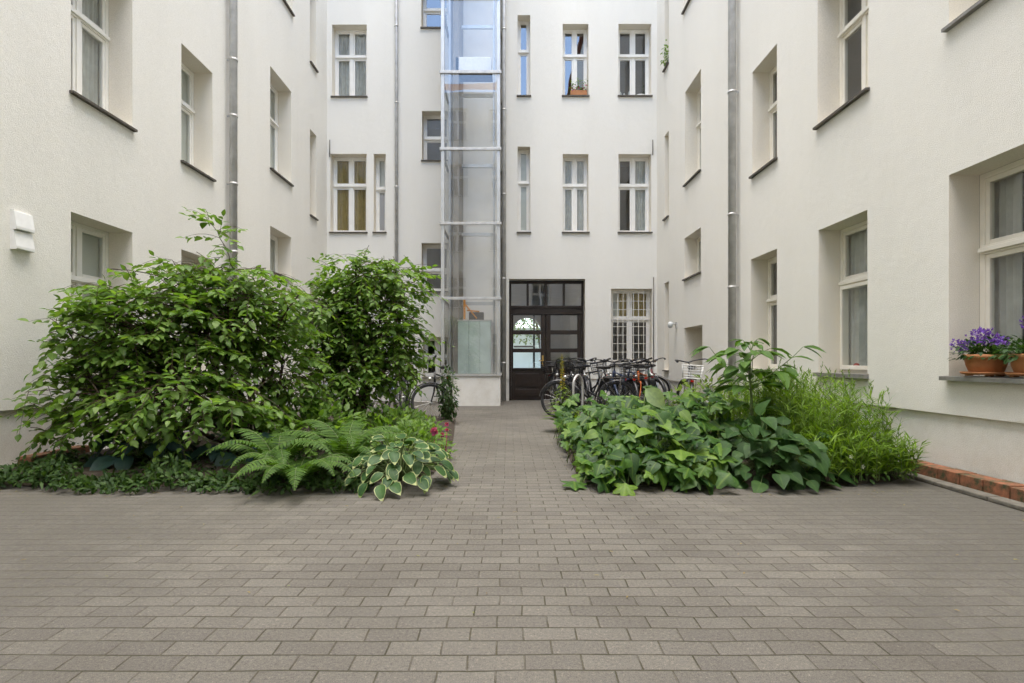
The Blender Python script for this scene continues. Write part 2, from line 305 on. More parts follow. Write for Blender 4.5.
# ------------------------------------------------------------------ mesh helpers
class MB:
    def __init__(s): s.v = []; s.f = []; s.mi = []; s.uv = []; s.sm = []
    def quad(s, a, b, c, d, mi=0):
        i = len(s.v); s.v += [V3(a), V3(b), V3(c), V3(d)]; s.f.append((i, i + 1, i + 2, i + 3)); s.mi.append(mi); s.sm.append(False)
    def box(s, x0, x1, y0, y1, z0, z1, fm=None, mi=0):
        c = [(x, y, z) for x in (x0, x1) for y in (y0, y1) for z in (z0, z1)]
        if fm: c = [fm(*p) for p in c]
        i = len(s.v); s.v += [V3(p) for p in c]
        for q in ((0, 1, 3, 2), (4, 6, 7, 5), (0, 4, 5, 1), (2, 3, 7, 6), (0, 2, 6, 4), (1, 5, 7, 3)):
            s.f.append(tuple(i + k for k in q)); s.mi.append(mi); s.sm.append(False)
    def tube(s, pts, r, n=8, mi=0, cap=True):
        pts = [V3(p) for p in pts]
        rs = r if isinstance(r, (list, tuple)) else [r] * len(pts)
        base = len(s.v); up = None
        for k, p in enumerate(pts):
            t = (pts[min(k + 1, len(pts) - 1)] - pts[max(k - 1, 0)])
            if t.length < 1e-9: t = V3((0, 0, 1))
            t.normalize()
            if up is None: up = V3((0, 0, 1)) if abs(t.z) < .9 else V3((1, 0, 0))
            a = t.cross(up)
            if a.length < 1e-6: a = t.cross(V3((.3, .8, .1)))
            a.normalize(); b = a.cross(t).normalized(); up = b
            for j in range(n):
                an = 2 * math.pi * j / n
                s.v.append(p + (a * math.cos(an) + b * math.sin(an)) * rs[k])
        for k in range(len(pts) - 1):
            for j in range(n):
                q = base + k * n; j2 = (j + 1) % n
                s.f.append((q + j, q + j2, q + n + j2, q + n + j)); s.mi.append(mi); s.sm.append(True)
        if cap:
            s.f.append(tuple(base + j for j in range(n))[::-1]); s.mi.append(mi); s.sm.append(False)
            e = base + (len(pts) - 1) * n
            s.f.append(tuple(e + j for j in range(n))); s.mi.append(mi); s.sm.append(False)
    def lathe(s, prof, n=20, c=(0, 0, 0), mi=0):
        base = len(s.v)
        for (r, z) in prof:
            for j in range(n):
                an = 2 * math.pi * j / n
                s.v.append(V3((c[0] + r * math.cos(an), c[1] + r * math.sin(an), c[2] + z)))
        for k in range(len(prof) - 1):
            for j in range(n):
                q = base + k * n; j2 = (j + 1) % n
                s.f.append((q + j, q + j2, q + n + j2, q + n + j)); s.mi.append(mi); s.sm.append(True)
    def torus(s, c, R_, r, axis='y', n=28, m=8, a0=0, a1=2 * math.pi, flat=1.0):
        full = abs(a1 - a0 - 2 * math.pi) < 1e-6
        base = len(s.v); N_ = n if full else n + 1
        for k in range(N_):
            t = a0 + (a1 - a0) * k / n
            for j in range(m):
                p = 2 * math.pi * j / m
                rr = R_ + r * math.cos(p); h = r * flat * math.sin(p)
                s.v.append(V3((c[0] + rr * math.cos(t), c[1] + h, c[2] + rr * math.sin(t))))
        for k in range(n):
            k2 = (k + 1) % N_
            for j in range(m):
                j2 = (j + 1) % m
                s.f.append((base + k * m + j, base + k2 * m + j, base + k2 * m + j2, base + k * m + j2)); s.mi.append(0); s.sm.append(True)
    def ball(s, c, r, nu=10, nv=7, sc_=(1, 1, 1)):
        prof = [(max(1e-4, math.sin(math.pi * k / nv)) * r, -math.cos(math.pi * k / nv) * r * sc_[2]) for k in range(nv + 1)]
        s.lathe(prof, nu, c)
    # --- leaves: rows of (t, half-width) along a midrib, folded and curling
    def leaf(s, p, d, n, L, W, prof, fold=.15, curl=.25, margin=None, mi=0):
        d = d.normalized(); side = d.cross(n)
        if side.length < 1e-5: side = d.cross(V3((.1, .9, .3)))
        side.normalize(); n = side.cross(d).normalized()
        i = len(s.v); k = len(prof)
        cols = (-1, 0, 1) if margin is None else (-1, -margin, 0, margin, 1)
        for (t, w) in prof:
            c = p + d * (L * t) - n * (curl * L * t * t)
            for u in cols:
                s.v.append(c + side * (u * w * W * .5) + n * (abs(u) * w * W * .5 * fold * 2))
                s.uv.append((len(s.v) - 1, .5 + u * .5, t))
        nc = len(cols)
        for r in range(k - 1):
            for q in range(nc - 1):
                a = i + r * nc + q
                s.f.append((a, a + 1, a + nc + 1, a + nc))
                s.mi.append(1 if (margin is not None and (q == 0 or q == nc - 2 or r == k - 2)) else mi); s.sm.append(True)
    def lobed(s, p, d, n, size, lobes=5, curl=.3, mi=0):
        d = d.normalized(); side = d.cross(n)
        if side.length < 1e-5: side = V3((1, 0, 0))
        side.normalize(); n = side.cross(d).normalized()
        K = 20; i = len(s.v)
        ph = random.uniform(-.1, .1)
        s.v.append(p); s.uv.append((i, .5, 0))
        for ring in (.5, 1.0):
            for k in range(K + 1):
                th = -2.35 + 4.7 * k / K
                lob = .78 + .22 * math.cos(th * lobes / 4.7 * 2 * math.pi + ph) if ring == 1 else .85
                rr = size * ring * lob * (1.0 - .20 * abs(th) / 2.35) + size * .03 * random.uniform(-1, 1)
                x = math.sin(th) * rr; y = math.cos(th) * rr * 1.05 + size * .28
                zz = -curl * (rr * rr) / size * .8 + size * .05 * math.cos(th * lobes / 4.7 * 2 * math.pi) * ring
                if ring == 1 and k in (0, K): x, y = x * .75, y * .9
                s.v.append(p + side * x + d * y + n * zz)
                s.uv.append((len(s.v) - 1, .5 + .5 * math.sin(th * 1.1) * ring, ring))
        for k in range(K):
            a = i + 1 + k; b = i + 1 + (K + 1) + k
            s.f.append((i, a, a + 1)); s.mi.append(mi); s.sm.append(True)
            s.f.append((a, b, b + 1, a + 1)); s.mi.append(mi); s.sm.append(True)

def build(name, mb, mats, parent=None, origin=(0, 0, 0), local=False, bevel=0, pw=None):
    """one mesh object; vertices of mb are world coordinates unless local; origin is the world position of the object's origin"""
    me = bpy.data.meshes.new(name)
    o_ = V3((0, 0, 0)) if local else V3(origin)
    me.from_pydata([tuple(v - o_) for v in mb.v], [], mb.f)
    for m in (mats if isinstance(mats, (list, tuple)) else [mats]): me.materials.append(m)
    me.polygons.foreach_set('material_index', mb.mi)
    me.polygons.foreach_set('use_smooth', mb.sm)
    if mb.uv:
        per = {}
        for (vi, u, v) in mb.uv: per[vi] = (u, v)
        lay = me.uv_layers.new(name='leaf')
        li = [0] * len(me.loops); me.loops.foreach_get('vertex_index', li)
        flat = []
        for vi in li: flat += per.get(vi, (.5, .5))
        lay.data.foreach_set('uv', flat)
    me.update()
    o = bpy.data.objects.new(name, me); COL.objects.link(o)
    if parent is not None:
        o.parent = parent
        o.location = V3((0, 0, 0)) if local else V3(origin) - WP[parent.name]
    else:
        o.location = V3(origin)
    WP[o.name] = V3(origin)
    if bevel:
        b = o.modifiers.new('bevel', 'BEVEL'); b.width = bevel; b.segments = 2; b.limit_method = 'ANGLE'
    return o

WP = {}
def tag(o, label=None, cat=None, group=None, kind=None):
    if label: o['label'] = label
    if cat: o['category'] = cat
    if group: o['group'] = group
    if kind: o['kind'] = kind
    return o
def thing(name, loc, label, cat, group=None, rz=0):
    o = bpy.data.objects.new(name, None); COL.objects.link(o); o.location = loc; o.rotation_euler = (0, 0, rz)
    o.empty_display_size = .2
    WP[o.name] = V3(loc)
    return tag(o, label, cat, group)

# wall frames: (u along the wall, z up, d into the wall) -> world
XL, XR, YB, YF = -4.78, 3.885, 14.7, -10.0
fmL = lambda u, z, d: V3((XL - d, u, z))
fmR = lambda u, z, d: V3((XR + d, u, z))
fmB = lambda u, z, d: V3((u, YB + d, z))
fmF = lambda u, z, d: V3((u, YF - d, z))
# ------------------------------------------------------------------ walls
def wall(bld, name, fm, u0, u1, z0, z1, holes, mat, d0=0.0, lip=0.0):
    mb = MB()
    us = sorted({u0, u1} | {c for h in holes for c in h[:2] if u0 < c < u1})
    zs = sorted({z0, z1} | {c for h in holes for c in h[2:4] if z0 < c < z1})
    for a, b in zip(us, us[1:]):
        for c, e in zip(zs, zs[1:]):
            cu, cz = (a + b) / 2, (c + e) / 2
            if any(h[0] < cu < h[1] and h[2] < cz < h[3] for h in holes): continue
            mb.quad(fm(a, c, d0), fm(b, c, d0), fm(b, e, d0), fm(a, e, d0))
    for (a, b, c, e, dep) in holes:
        if e <= z0 or c >= z1: continue
        c2, e2 = max(c, z0), min(e, z1)
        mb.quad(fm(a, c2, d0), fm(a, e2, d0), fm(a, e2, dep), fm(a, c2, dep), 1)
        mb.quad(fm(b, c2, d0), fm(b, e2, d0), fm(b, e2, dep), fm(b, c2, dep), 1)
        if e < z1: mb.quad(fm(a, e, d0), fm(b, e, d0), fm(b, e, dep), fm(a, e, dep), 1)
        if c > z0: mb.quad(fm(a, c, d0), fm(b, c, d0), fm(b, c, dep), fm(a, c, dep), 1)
    if lip:
        segs = [(u0, u1)]
        for h in holes:
            if h[2] < z0 < h[3]:
                segs = [s for (a, b) in segs for s in ((a, min(b, h[0])), (max(a, h[1]), b)) if s[1] - s[0] > .01]
        for a, b in segs: mb.quad(fm(a, z0, d0), fm(b, z0, d0), fm(b, z0, d0 + lip), fm(a, z0, d0 + lip))
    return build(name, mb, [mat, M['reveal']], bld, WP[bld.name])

def folds(fm, u0, u1, z0, z1, d, amp=.02, wl=.09, taper=0.0):
    mb = MB(); n = max(6, int((u1 - u0) / wl * 6)); ph = random.uniform(0, 6)
    row = []
    for k in range(n + 1):
        u = u0 + (u1 - u0) * k / n
        w = amp * math.sin(2 * math.pi * (u / wl) + ph + .8 * math.sin(u * 9))
        row.append((u, d + w))
    i = 0
    for j in range(5):
        z = z1 + (z0 - z1) * j / 4
        for (u, dd) in row:
            uu = u0 + (u - u0) * (1 - taper * (j / 4) * .5)
            mb.v.append(fm(uu, z, dd))
    for j in range(4):
        for k in range(n):
            a = j * (n + 1) + k
            mb.f.append((a, a + 1, a + n + 2, a + n + 1)); mb.mi.append(0); mb.sm.append(True)
    return mb

def window(bld, fm, u0, u1, z0, z1, rd=.24, transom=.62, mull=True, upmull=True, curtain=None, sill='sill', fmat='frame',
           gl='glass', label=None, lining=True, proud=0.0, sillout=.05, sillth=.028, ext=.4):
    """casement window filling the opening u0..u1, z0..z1 at depth rd: frame > pane, sill, curtain, room_lining"""
    mb = MB(); fw, sw = .05, .042
    B = lambda a, b, c, e, d0, d1: mb.box(a, b, c, e, d0, d1, fm)
    f0, f1 = rd, rd + .07
    B(u0, u0 + fw, z0, z1, f0, f1); B(u1 - fw, u1, z0, z1, f0, f1)
    B(u0 + fw, u1 - fw, z1 - fw, z1, f0, f1); B(u0 + fw, u1 - fw, z0, z0 + fw, f0, f1)
    rects = []
    iu0, iu1, iz0, iz1 = u0 + fw, u1 - fw, z0 + fw, z1 - fw
    if transom:
        tz = z0 + (z1 - z0) * transom
        B(iu0, iu1, tz - .035, tz + .035, f0 - .004, f1)
        B(u0 + .02, u1 - .02, tz - .018, tz + .022, f0 - .034, f0 - .004)       # moulding of the transom bar
        B(u0 + .03, u1 - .03, tz + .022, tz + .040, f0 - .020, f0 - .004)
        rows = [(iz0, tz - .035, mull, proud), (tz + .035, iz1, upmull, 0)]
    else:
        rows = [(iz0, iz1, mull, proud)]
    for (c, e, mu, pr) in rows:
        cols = [(iu0, iu1)]
        if mu:
            mid = (iu0 + iu1) / 2
            B(mid - .032, mid + .032, c, e, f0 - .006 - pr, f1 - .01)
            cols = [(iu0, mid - .032), (mid + .032, iu1)]
        for (a, b) in cols:
            s0, s1 = f0 + .012 - pr, f0 + .055
            B(a, a + sw, c, e, s0, s1); B(b - sw, b, c, e, s0, s1)
            B(a + sw, b - sw, c, c + sw * 1.2, s0, s1); B(a + sw, b - sw, e - sw, e, s0, s1)
            rects.append((a + sw, b - sw, c + sw * 1.2, e - sw))
    org = fm((u0 + u1) / 2, z0, rd)
    w = build('window', mb, M[fmat], bld, org, bevel=.004)
    if label: w['label'] = label
    pb = MB()
    for k, (a, b, c, e) in enumerate(rects):
        dt = random.uniform(-.0015, .0015); dd = rd + .03 - (proud if k < 1 else 0)
        q = [fm(a - .004, c - .004, dd), fm(b + .004, c - .004, dd + dt), fm(b + .004, e + .004, dd + dt), fm(a - .004, e + .004, dd)]
        nrm = (q[1] - q[0]).cross(q[2] - q[0]); out = fm(0, 0, -1) - fm(0, 0, 0)
        if nrm.dot(out) < 0: q = q[::-1]
        pb.quad(*q)
    build('pane', pb, M[gl], w, org)
    if sill:
        s = MB()
        th = sillth
        pr = [(-sillout, z0 - .035), (-sillout, z0 - .035 + th), (rd + .01, z0 + .006), (rd + .01, z0 - .03)]
        a, b = u0 - .025, u1 + .025
        # wings outside the opening stop at the wall face
        def prism(a, b, pr):
            i = len(s.v)
            for (d, z) in pr: s.v.append(fm(a, z, d))
            for (d, z) in pr: s.v.append(fm(b, z, d))
            n = len(pr)
            for k in range(n):
                s.f.append((i + k, i + (k + 1) % n, i + n + (k + 1) % n, i + n + k)); s.mi.append(0); s.sm.append(False)
            s.f.append(tuple(range(i, i + n))); s.f.append(tuple(range(i + n, i + 2 * n))); s.mi += [0, 0]; s.sm += [False, False]
        prism(u0 + .002, u1 - .002, pr)
        zt = z0 - .035 + th
        for (p, q) in ((a, u0 + .002), (u1 - .002, b)):
            prism(p, q, [(-sillout, z0 - .035), (-sillout, zt), (-.002, zt + .004), (-.002, z0 - .035)])
        build('sill', s, M[sill], w, org)
    cd = rd + .09
    if curtain:
        a, b, c, e = u0 - .02, u1 + .02, z0 - .02, z1 + .02
        kinds = curtain if isinstance(curtain, list) else [curtain]
        for kd in kinds:
            nm, mt = 'curtain', None
            if kd == 'sheer': cb = folds(fm, a, b, c, e, cd, .015); mt = M['sheer']
            elif kd == 'amber': cb = folds(fm, a, b, c, e, cd, .02, .11); mt = M['amber']
            elif kd == 'grey': cb = folds(fm, a, b, c, e, cd, .02, .10); mt = M['greyc']
            elif kd == 'half_near': cb = folds(fm, a, a + (b - a) * .55, c, e, cd, .022, .08); mt = M['sheer']
            elif kd == 'half_far': cb = folds(fm, a + (b - a) * .52, b, c, e, cd, .022, .08); mt = M['sheer']
            elif kd == 'far_strip': cb = folds(fm, a + (b - a) * .70, b, c, e, cd + .03, .022, .07); mt = M['sheer']
            elif kd == 'near_strip': cb = folds(fm, a, a + (b - a) * .28, c, e, cd + .03, .022, .07); mt = M['sheer']
            else:
                cb = MB(); nm = 'blind'
                mt = {'screen': M['screen'], 'blindg': M['blindg'], 'blindw': M['blindw'], 'blindup': M['blindw']}[kd]
                zz = c if kd != 'blindup' else z0 + (z1 - z0) * .60
                cb.box(a, b, zz, e, cd - .02, cd - .014, fm)
            build(nm, cb, mt, w, org)
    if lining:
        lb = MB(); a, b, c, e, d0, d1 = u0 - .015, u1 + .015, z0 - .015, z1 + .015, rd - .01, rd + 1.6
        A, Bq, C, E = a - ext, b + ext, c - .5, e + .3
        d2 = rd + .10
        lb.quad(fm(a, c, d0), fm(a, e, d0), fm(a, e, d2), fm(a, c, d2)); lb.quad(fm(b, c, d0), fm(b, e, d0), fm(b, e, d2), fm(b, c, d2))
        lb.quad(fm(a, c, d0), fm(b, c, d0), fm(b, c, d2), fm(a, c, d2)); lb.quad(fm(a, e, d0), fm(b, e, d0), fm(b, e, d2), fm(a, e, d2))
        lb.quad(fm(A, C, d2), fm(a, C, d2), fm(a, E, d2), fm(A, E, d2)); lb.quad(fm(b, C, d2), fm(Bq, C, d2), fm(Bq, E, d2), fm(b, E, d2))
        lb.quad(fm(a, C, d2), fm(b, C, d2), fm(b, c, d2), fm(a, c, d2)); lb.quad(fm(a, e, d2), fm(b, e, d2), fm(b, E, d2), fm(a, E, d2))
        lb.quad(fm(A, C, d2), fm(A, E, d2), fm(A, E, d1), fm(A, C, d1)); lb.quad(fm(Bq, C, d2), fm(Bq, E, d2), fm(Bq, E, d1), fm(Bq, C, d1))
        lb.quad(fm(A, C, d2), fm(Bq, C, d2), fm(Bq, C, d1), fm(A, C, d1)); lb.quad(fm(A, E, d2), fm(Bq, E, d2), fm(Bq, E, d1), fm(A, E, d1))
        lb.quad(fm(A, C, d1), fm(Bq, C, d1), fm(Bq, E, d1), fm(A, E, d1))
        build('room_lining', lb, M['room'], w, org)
    return w

def pipe(bld, fm, u, r, z0, z1, off, joints, mat='zinc'):
    mb = MB(); mb.tube([fm(u, z0, -off), fm(u, z1, -off)], r, 16)
    p = build('drainpipe', mb, M[mat], bld, fm(u, z0, -off))
    for z in joints:
        c = MB(); c.tube([fm(u, z - .018, -off), fm(u, z + .018, -off)], r + .009, 16)
        c.box(u - .012, u + .012, z - .012, z + .012, -off, .0, fm)
        build('pipe_clamp', c, M[mat], p, fm(u, z, -off))
    return p

H = 19.0
# ---------------- left wing
LW = thing('left_wing', (XL, 6, 0), 'long cream rendered wing on the left behind the two big shrubs', 'building')
Lh = [  # opening, window options
    ((6.11, 7.11, .90, 2.68), dict(curtain='blindg', sill='sill')),
    ((6.11, 7.11, 4.00, 5.80), dict(curtain='half_far', sill='sill')),
    ((8.17, 9.03, .90, 2.68), dict(curtain='blindg', sill='sill')),
    ((8.17, 9.03, 3.98, 5.69), dict(curtain='blindg', sill='sill')),
    ((11.21, 12.30, 4.92, 6.96), dict(curtain='blindg', sill='sill')),
    ((11.21, 12.30, 2.86, 3.76), dict(curtain='blindg', transom=0, mull=False, sill='sill')),
    ((11.21, 12.36, 8.70, 10.7), dict(curtain='blindg', sill='sill')),
    ((13.45, 13.90, 4.57, 6.63), dict(mull=False, upmull=False, curtain='blindw', sill='sill')),
    ((13.45, 13.90, 8.25, 10.3), dict(mull=False, upmull=False, curtain='blindw', sill='sill')),
    ((13.45, 13.90, .85, 2.98), dict(mull=False, upmull=False, curtain='blindw', sill='sill')),
    ((2.0, 2.98, .90, 2.68), dict(curtain='sheer', sill='sill')),
    ((2.0, 2.98, 4.00, 5.80), dict(curtain='sheer', sill='sill')),
    ((4.1, 5.0, 4.00, 5.80), dict(curtain='sheer', sill='sill')),
]
LD = .30
wall(LW, 'wall', fmL, YF, YB, .58, H, [h + (LD,) for h, _ in Lh], M['wall'], 0, .03)
wall(LW, 'plinth', fmL, YF, YB, 0, .58, [], M['plinth'], .03)
for h, kw in Lh: window(LW, fmL, *h, rd=LD, **kw)
pipe(LW, fmL, 9.49, .062, 0, H, .11, [.9, 2.9, 4.05, 5.2, 6.15, 7.3, 9.2])
mb = MB()
mb.box(-14, -4.6, YF, YB + 8, H, H + .25); build('roof', mb, M['roof'], LW, (XL, 6, H))
for (z0, z1) in ((2.13, 2.31), (2.32, 2.50)):
    vb = MB()
    a, b = 5.365, 5.585
    pr = [(0, z1), (-.03, z1), (-.055, z0 + .03), (-.055, z0), (0, z0)]
    i = len(vb.v)
    for (d, z) in pr: vb.v.append(fmL(a, z, d))
    for (d, z) in pr: vb.v.append(fmL(b, z, d))
    for k in range(5): vb.f.append((i + k, i + (k + 1) % 5, i + 5 + (k + 1) % 5, i + 5 + k)); vb.mi.append(0); vb.sm.append(False)
    vb.f += [tuple(range(5)), tuple(range(5, 10))]; vb.mi += [0, 0]; vb.sm += [False, False]
    build('vent_hood', vb, M['white'], LW, fmL(5.48, z0, 0), bevel=.006)

# ---------------- right wing
RW = thing('right_wing', (XR, 6, 0), 'long cream rendered wing on the right with flower pots on a sill', 'building')
Rh = [
    ((3.93, 4.946, .915, 2.69), dict(curtain=['near_strip', 'far_strip'], sill='sill_grey', sillout=.07, sillth=.035, fmat='cream_frame')),
    ((3.93, 4.946, 4.00, 5.80), dict(curtain='sheer', sill='sill_grey')),
    ((6.07, 7.03, .895, 2.69), dict(curtain='sheer', sill='sill_grey', sillth=.045, sillout=.06, mull=False, upmull=False, proud=.045, fmat='cream_frame')),
    ((6.05, 7.05, 4.00, 5.80), dict(curtain='half_near', sill='sill', fmat='cream_frame')),
    ((8.12, 9.00, .90, 2.68), dict(curtain='screen', sill='sill', fmat='cream_frame')),
    ((8.12, 8.94, 4.00, 5.655), dict(curtain='half_near', sill='sill', fmat='cream_frame')),
    ((11.34, 12.40, 2.86, 3.76), dict(curtain='blindg', transom=0, mull=False, sill='sill', fmat='cream_frame')),
    ((11.34, 12.35, 4.93, 6.97), dict(curtain='blindg', sill='sill', fmat='cream_frame')),
    ((11.34, 12.45, 8.80, 10.8), dict(curtain='blindg', sill='sill', fmat='cream_frame')),
    ((13.62, 14.00, .83, 2.99), dict(mull=False, upmull=False, curtain='blindw', sill='sill')),
    ((13.62, 14.00, 4.59, 6.66), dict(mull=False, upmull=False, curtain='blindw', sill='sill')),
    ((13.62, 14.00, 8.31, 10.4), dict(mull=False, upmull=False, curtain='blindw', sill='sill')),
    ((1.9, 2.85, .90, 2.69), dict(curtain='sheer', sill='sill_grey')),
    ((1.9, 2.85, 4.00, 5.80), dict(curtain='sheer', sill='sill')),
]
niche = (11.25, 12.42, -.1, 1.78)
RD = .27
wall(RW, 'wall', fmR, YF, YB, .58, H, [h + (RD,) for h, _ in Rh] + [niche + (.62,)], M['wall'], 0, .03)
wall(RW, 'plinth', fmR, YF, YB, 0, .58, [niche + (.62,)], M['plinth'], .03)
for h, kw in Rh: window(RW, fmR, *h, rd=RD, **kw)
mb = MB()   # the cellar door at the back of the niche
mb.box(11.25, 12.42, 0, 1.78, .56, .60, fmR)
for (a, b, c, e) in ((11.33, 11.80, .15, .85), (11.87, 12.34, .15, .85), (11.33, 11.80, .95, 1.65), (11.87, 12.34, .95, 1.65)):
    mb.box(a, b, c, e, .548, .56, fmR)
dd = build('cellar_door', mb, M['cream_frame'], RW, fmR(11.8, 0, .56), bevel=.004)
mb = MB(); mb.tube([fmR(12.30, .92, .55), fmR(12.30, .92, .50), fmR(12.20, .92, .50)], .009, 8); build('handle', mb, M['chrome'], dd, fmR(12.3, .92, .55))
pipe(RW, fmR, 9.48, .062, 0, H, .11, [.8, 2.3, 3.53, 5.6, 7.28, 9.2])
mb = MB(); mb.box(3.7, 13, YF, YB + 8, H, H + .25); build('roof', mb, M['roof'], RW, (XR, 6, H))
mb = MB()
mb.box(12.93, 13.0, 1.80, 1.95, -.03, 0, fmR); mb.tube([fmR(12.965, 1.9, -.03), fmR(12.965, 1.93, -.12)], .012, 8)
lp = build('wall_lamp', mb, M['zinc'], RW, fmR(12.97, 1.85, 0))
mb = MB(); c = fmR(12.965, 1.90, -.15); mb.lathe([(.004, .06), (.05, .045), (.062, 0), (.058, -.05), (.03, -.085), (.002, -.09)], 14, c); build('lamp_shade', mb, M['glassb'], lp, c)

# ---------------- rear wing
BW = thing('rear_wing', (0, YB, 0), 'tall cream rear wing closing the courtyard with a dark brown double door', 'building')
bx = lambda px: (px - 509) / 38.1
bz = lambda py: 1.05 + (361 - py) / 38.1
Bh = [
    ((bx(332), bx(366.7), 8.00, bz(24.5)), dict(curtain='grey', transom=.61), 'window with pale grey curtains'),
    ((bx(330.4), bx(366.6), 4.44, bz(153.8)), dict(curtain='amber', transom=.62, ext=.05), 'window with amber brown curtains'),
    ((bx(373.7), bx(385.7), 4.44, bz(153.8)), dict(mull=False, upmull=False, curtain='blindw', transom=.58, ext=.05), 'narrow window with a frosted lower pane'),
    ((bx(421.4), bx(449), bz(27.4), 10.95), dict(curtain=None, transom=.52, mull=False, upmull=False, gl='glass_coated'), None),
    ((bx(422.0), bx(449), bz(160), bz(111)), dict(curtain=None, transom=.50, mull=False, upmull=False), None),
    ((bx(421.6), bx(449), bz(291), bz(243)), dict(curtain=None, transom=.45, mull=False, upmull=False), None),
    ((bx(423), bx(449), bz(377), bz(337)), dict(curtain=None, transom=.5, mull=True, upmull=True), None),
    ((bx(517.6), bx(530.2), 8.02, bz(15)), dict(mull=False, upmull=False, transom=.60, curtain=None, gl='glass_coated'), None),
    ((bx(517.6), bx(530.2), 4.44, bz(146.6)), dict(mull=False, upmull=False, transom=.60, curtain='blindg'), None),
    ((bx(562.7), bx(588.5), 8.02, bz(23.8)), dict(curtain=None, transom=.61, gl='glass_coated'), 'window with a flower box on its sill'),
    ((bx(562.7), bx(588.5), 4.44, bz(154)), dict(curtain='sheer', transom=.62), None),
    ((bx(618.5), bx(651.3), 8.02, bz(23.8)), dict(curtain='screen', transom=.61), 'window with bottles standing inside'),
    ((bx(618.5), bx(651.3), 4.44, bz(154)), dict(curtain='half_far', transom=.62), None),
    ((2.682, 3.758, .98, 2.948), dict(curtain='blindup', transom=.60, fmat='frame'), 'ground floor window behind white iron bars'),
]
door = (.0, 2.0, -.1, 3.205)
BD = .26
wall(BW, 'wall', fmB, XL, XR, .58, H, [h + (BD,) for h, _, _ in Bh] + [door + (.30,)], M['wall'], 0, .03)
wall(BW, 'plinth', fmB, XL, XR, 0, .58, [door + (.30,)], M['plinth'], .03)
for h, kw, lab in Bh: window(BW, fmB, *h, rd=BD, label=lab, **kw)
mb = MB(); mb.box(XL - 2, XR + 2, YB + .02, YB + 9, H + .3, H + .6); build('roof', mb, M['roof'], BW, (0, YB + 4, H))
pipe(BW, fmB, -2.94, .043, 0, H, .07, [1.2, 3.4, 5.6, 7.8, 9.8])
pipe(BW, fmB, -.135, .058, 0, H, .09, [1.0, 3.2, 5.4, 7.6, 9.7])
# frosted lower pane of the narrow window is a panel of its own
mb = MB(); mb.box(bx(373.7) + .10, bx(385.7) - .10, 4.54, 5.50, BD + .02, BD + .028, fmB); build('frosted_panel', mb, M['glass_frost'], BW, fmB(bx(380), 4.5, BD))
# bars before the ground floor window
mb = MB()
for k in range(8): u = 2.74 + k * .137; mb.box(u - .007, u + .007, 1.0, 2.93, .10, .114, fmB)
for k in range(9): z = 1.06 + k * .225; mb.box(2.684, 3.756, z - .007, z + .007, .115, .128, fmB)
build('window_bars', mb, M['bars'], BW, fmB(3.22, 1, .1))
# a drawn amber half curtain inside the upper panes
build('curtain', folds(fmB, 2.95, 3.74, 2.22, 2.94, BD + .062, .008, .10), M['amber'], BW, fmB(3.3, 2.2, .4))
for (u, z0, z1) in ((3.79, 1.0, 3.25), (3.77, 6.45, 6.85), (-4.70, 6.4, 6.85)):
    mb = MB(); mb.tube([fmB(u, z0, -.02), fmB(u, z1, -.02)], .012, 8); build('wall_rod', mb, M['steel_dark'], BW, fmB(u, z0, 0))

# double door
fmD = lambda u, z, d: V3((u, 15.0 + d, z))
mb = MB(); B = lambda a, b, c, e, d0=0.0, d1=.08: mb.box(a, b, c, e, d0, d1, fmD)
B(0, .06, 0, 3.20); B(1.94, 2.0, 0, 3.20); B(.06, 1.94, 3.12, 3.20); B(.06, 1.94, 2.30, 2.52, -.01); B(.04, 1.96, 2.47, 2.53, -.045, -.012)
for u in (.50, .98, 1.47): B(u - .03, u + .03, 2.52, 3.12)
DR = build('door', mb, M['wood'], BW, fmD(1, 0, 0), bevel=.005)
rows = [(.865, 1.28), (1.388, 1.763), (1.876, 2.278)]
panes = [(.12 + .495 * k - (.02 if k else 0), .49 + .475 * k, 2.54, 3.10) for k in range(4)]
panes = [(.06, .47, 2.52, 3.12), (.53, .95, 2.52, 3.12), (1.01, 1.44, 2.52, 3.12), (1.50, 1.94, 2.52, 3.12)]
for (a, b, pa, pb_) in ((.065, .975, .115, .855), (.985, 1.935, 1.115, 1.83)):
    mb = MB(); B = lambda a, b, c, e, d0=.01, d1=.065: mb.box(a, b, c, e, d0, d1, fmD)
    B(a, pa, .02, 2.295); B(pb_, b, .02, 2.295)
    zs = [(.02, .865), (1.28, 1.388), (1.763, 1.876), (2.278, 2.295)]
    for (c, e) in zs: B(pa, pb_, c, e)
    B(pa + .05, pb_ - .05, .12, .30, -.008, .01); B(pa + .05, pb_ - .05, .36, .72, -.008, .01)
    B(pa - .02, pb_ + .02, .82, .85, -.02, .01)
    build('door_leaf', mb, M['wood'], DR, fmD(a, 0, 0), bevel=.005)
    panes += [(pa, pb_, c, e) for c, e in rows]
mb = MB()
for (a, b, c, e) in panes:
    mb.quad(fmD(a - .003, c - .003, .04), fmD(b + .003, c - .003, .04), fmD(b + .003, e + .003, .04), fmD(a - .003, e + .003, .04))
build('pane', mb, M['glass_coated'], DR, fmD(1, 0, .04))
mb = MB(); mb.box(.88, .93, .90, 1.20, -.006, .01, fmD); mb.tube([fmD(.905, 1.06, 0), fmD(.905, 1.06, -.06), fmD(.80, 1.06, -.06)], .011, 8)
mb.tube([fmD(.905, .93, 0), fmD(.905, .93, -.05)], .02, 10)
build('handle', mb, M['brass'], DR, fmD(.9, 1, 0))
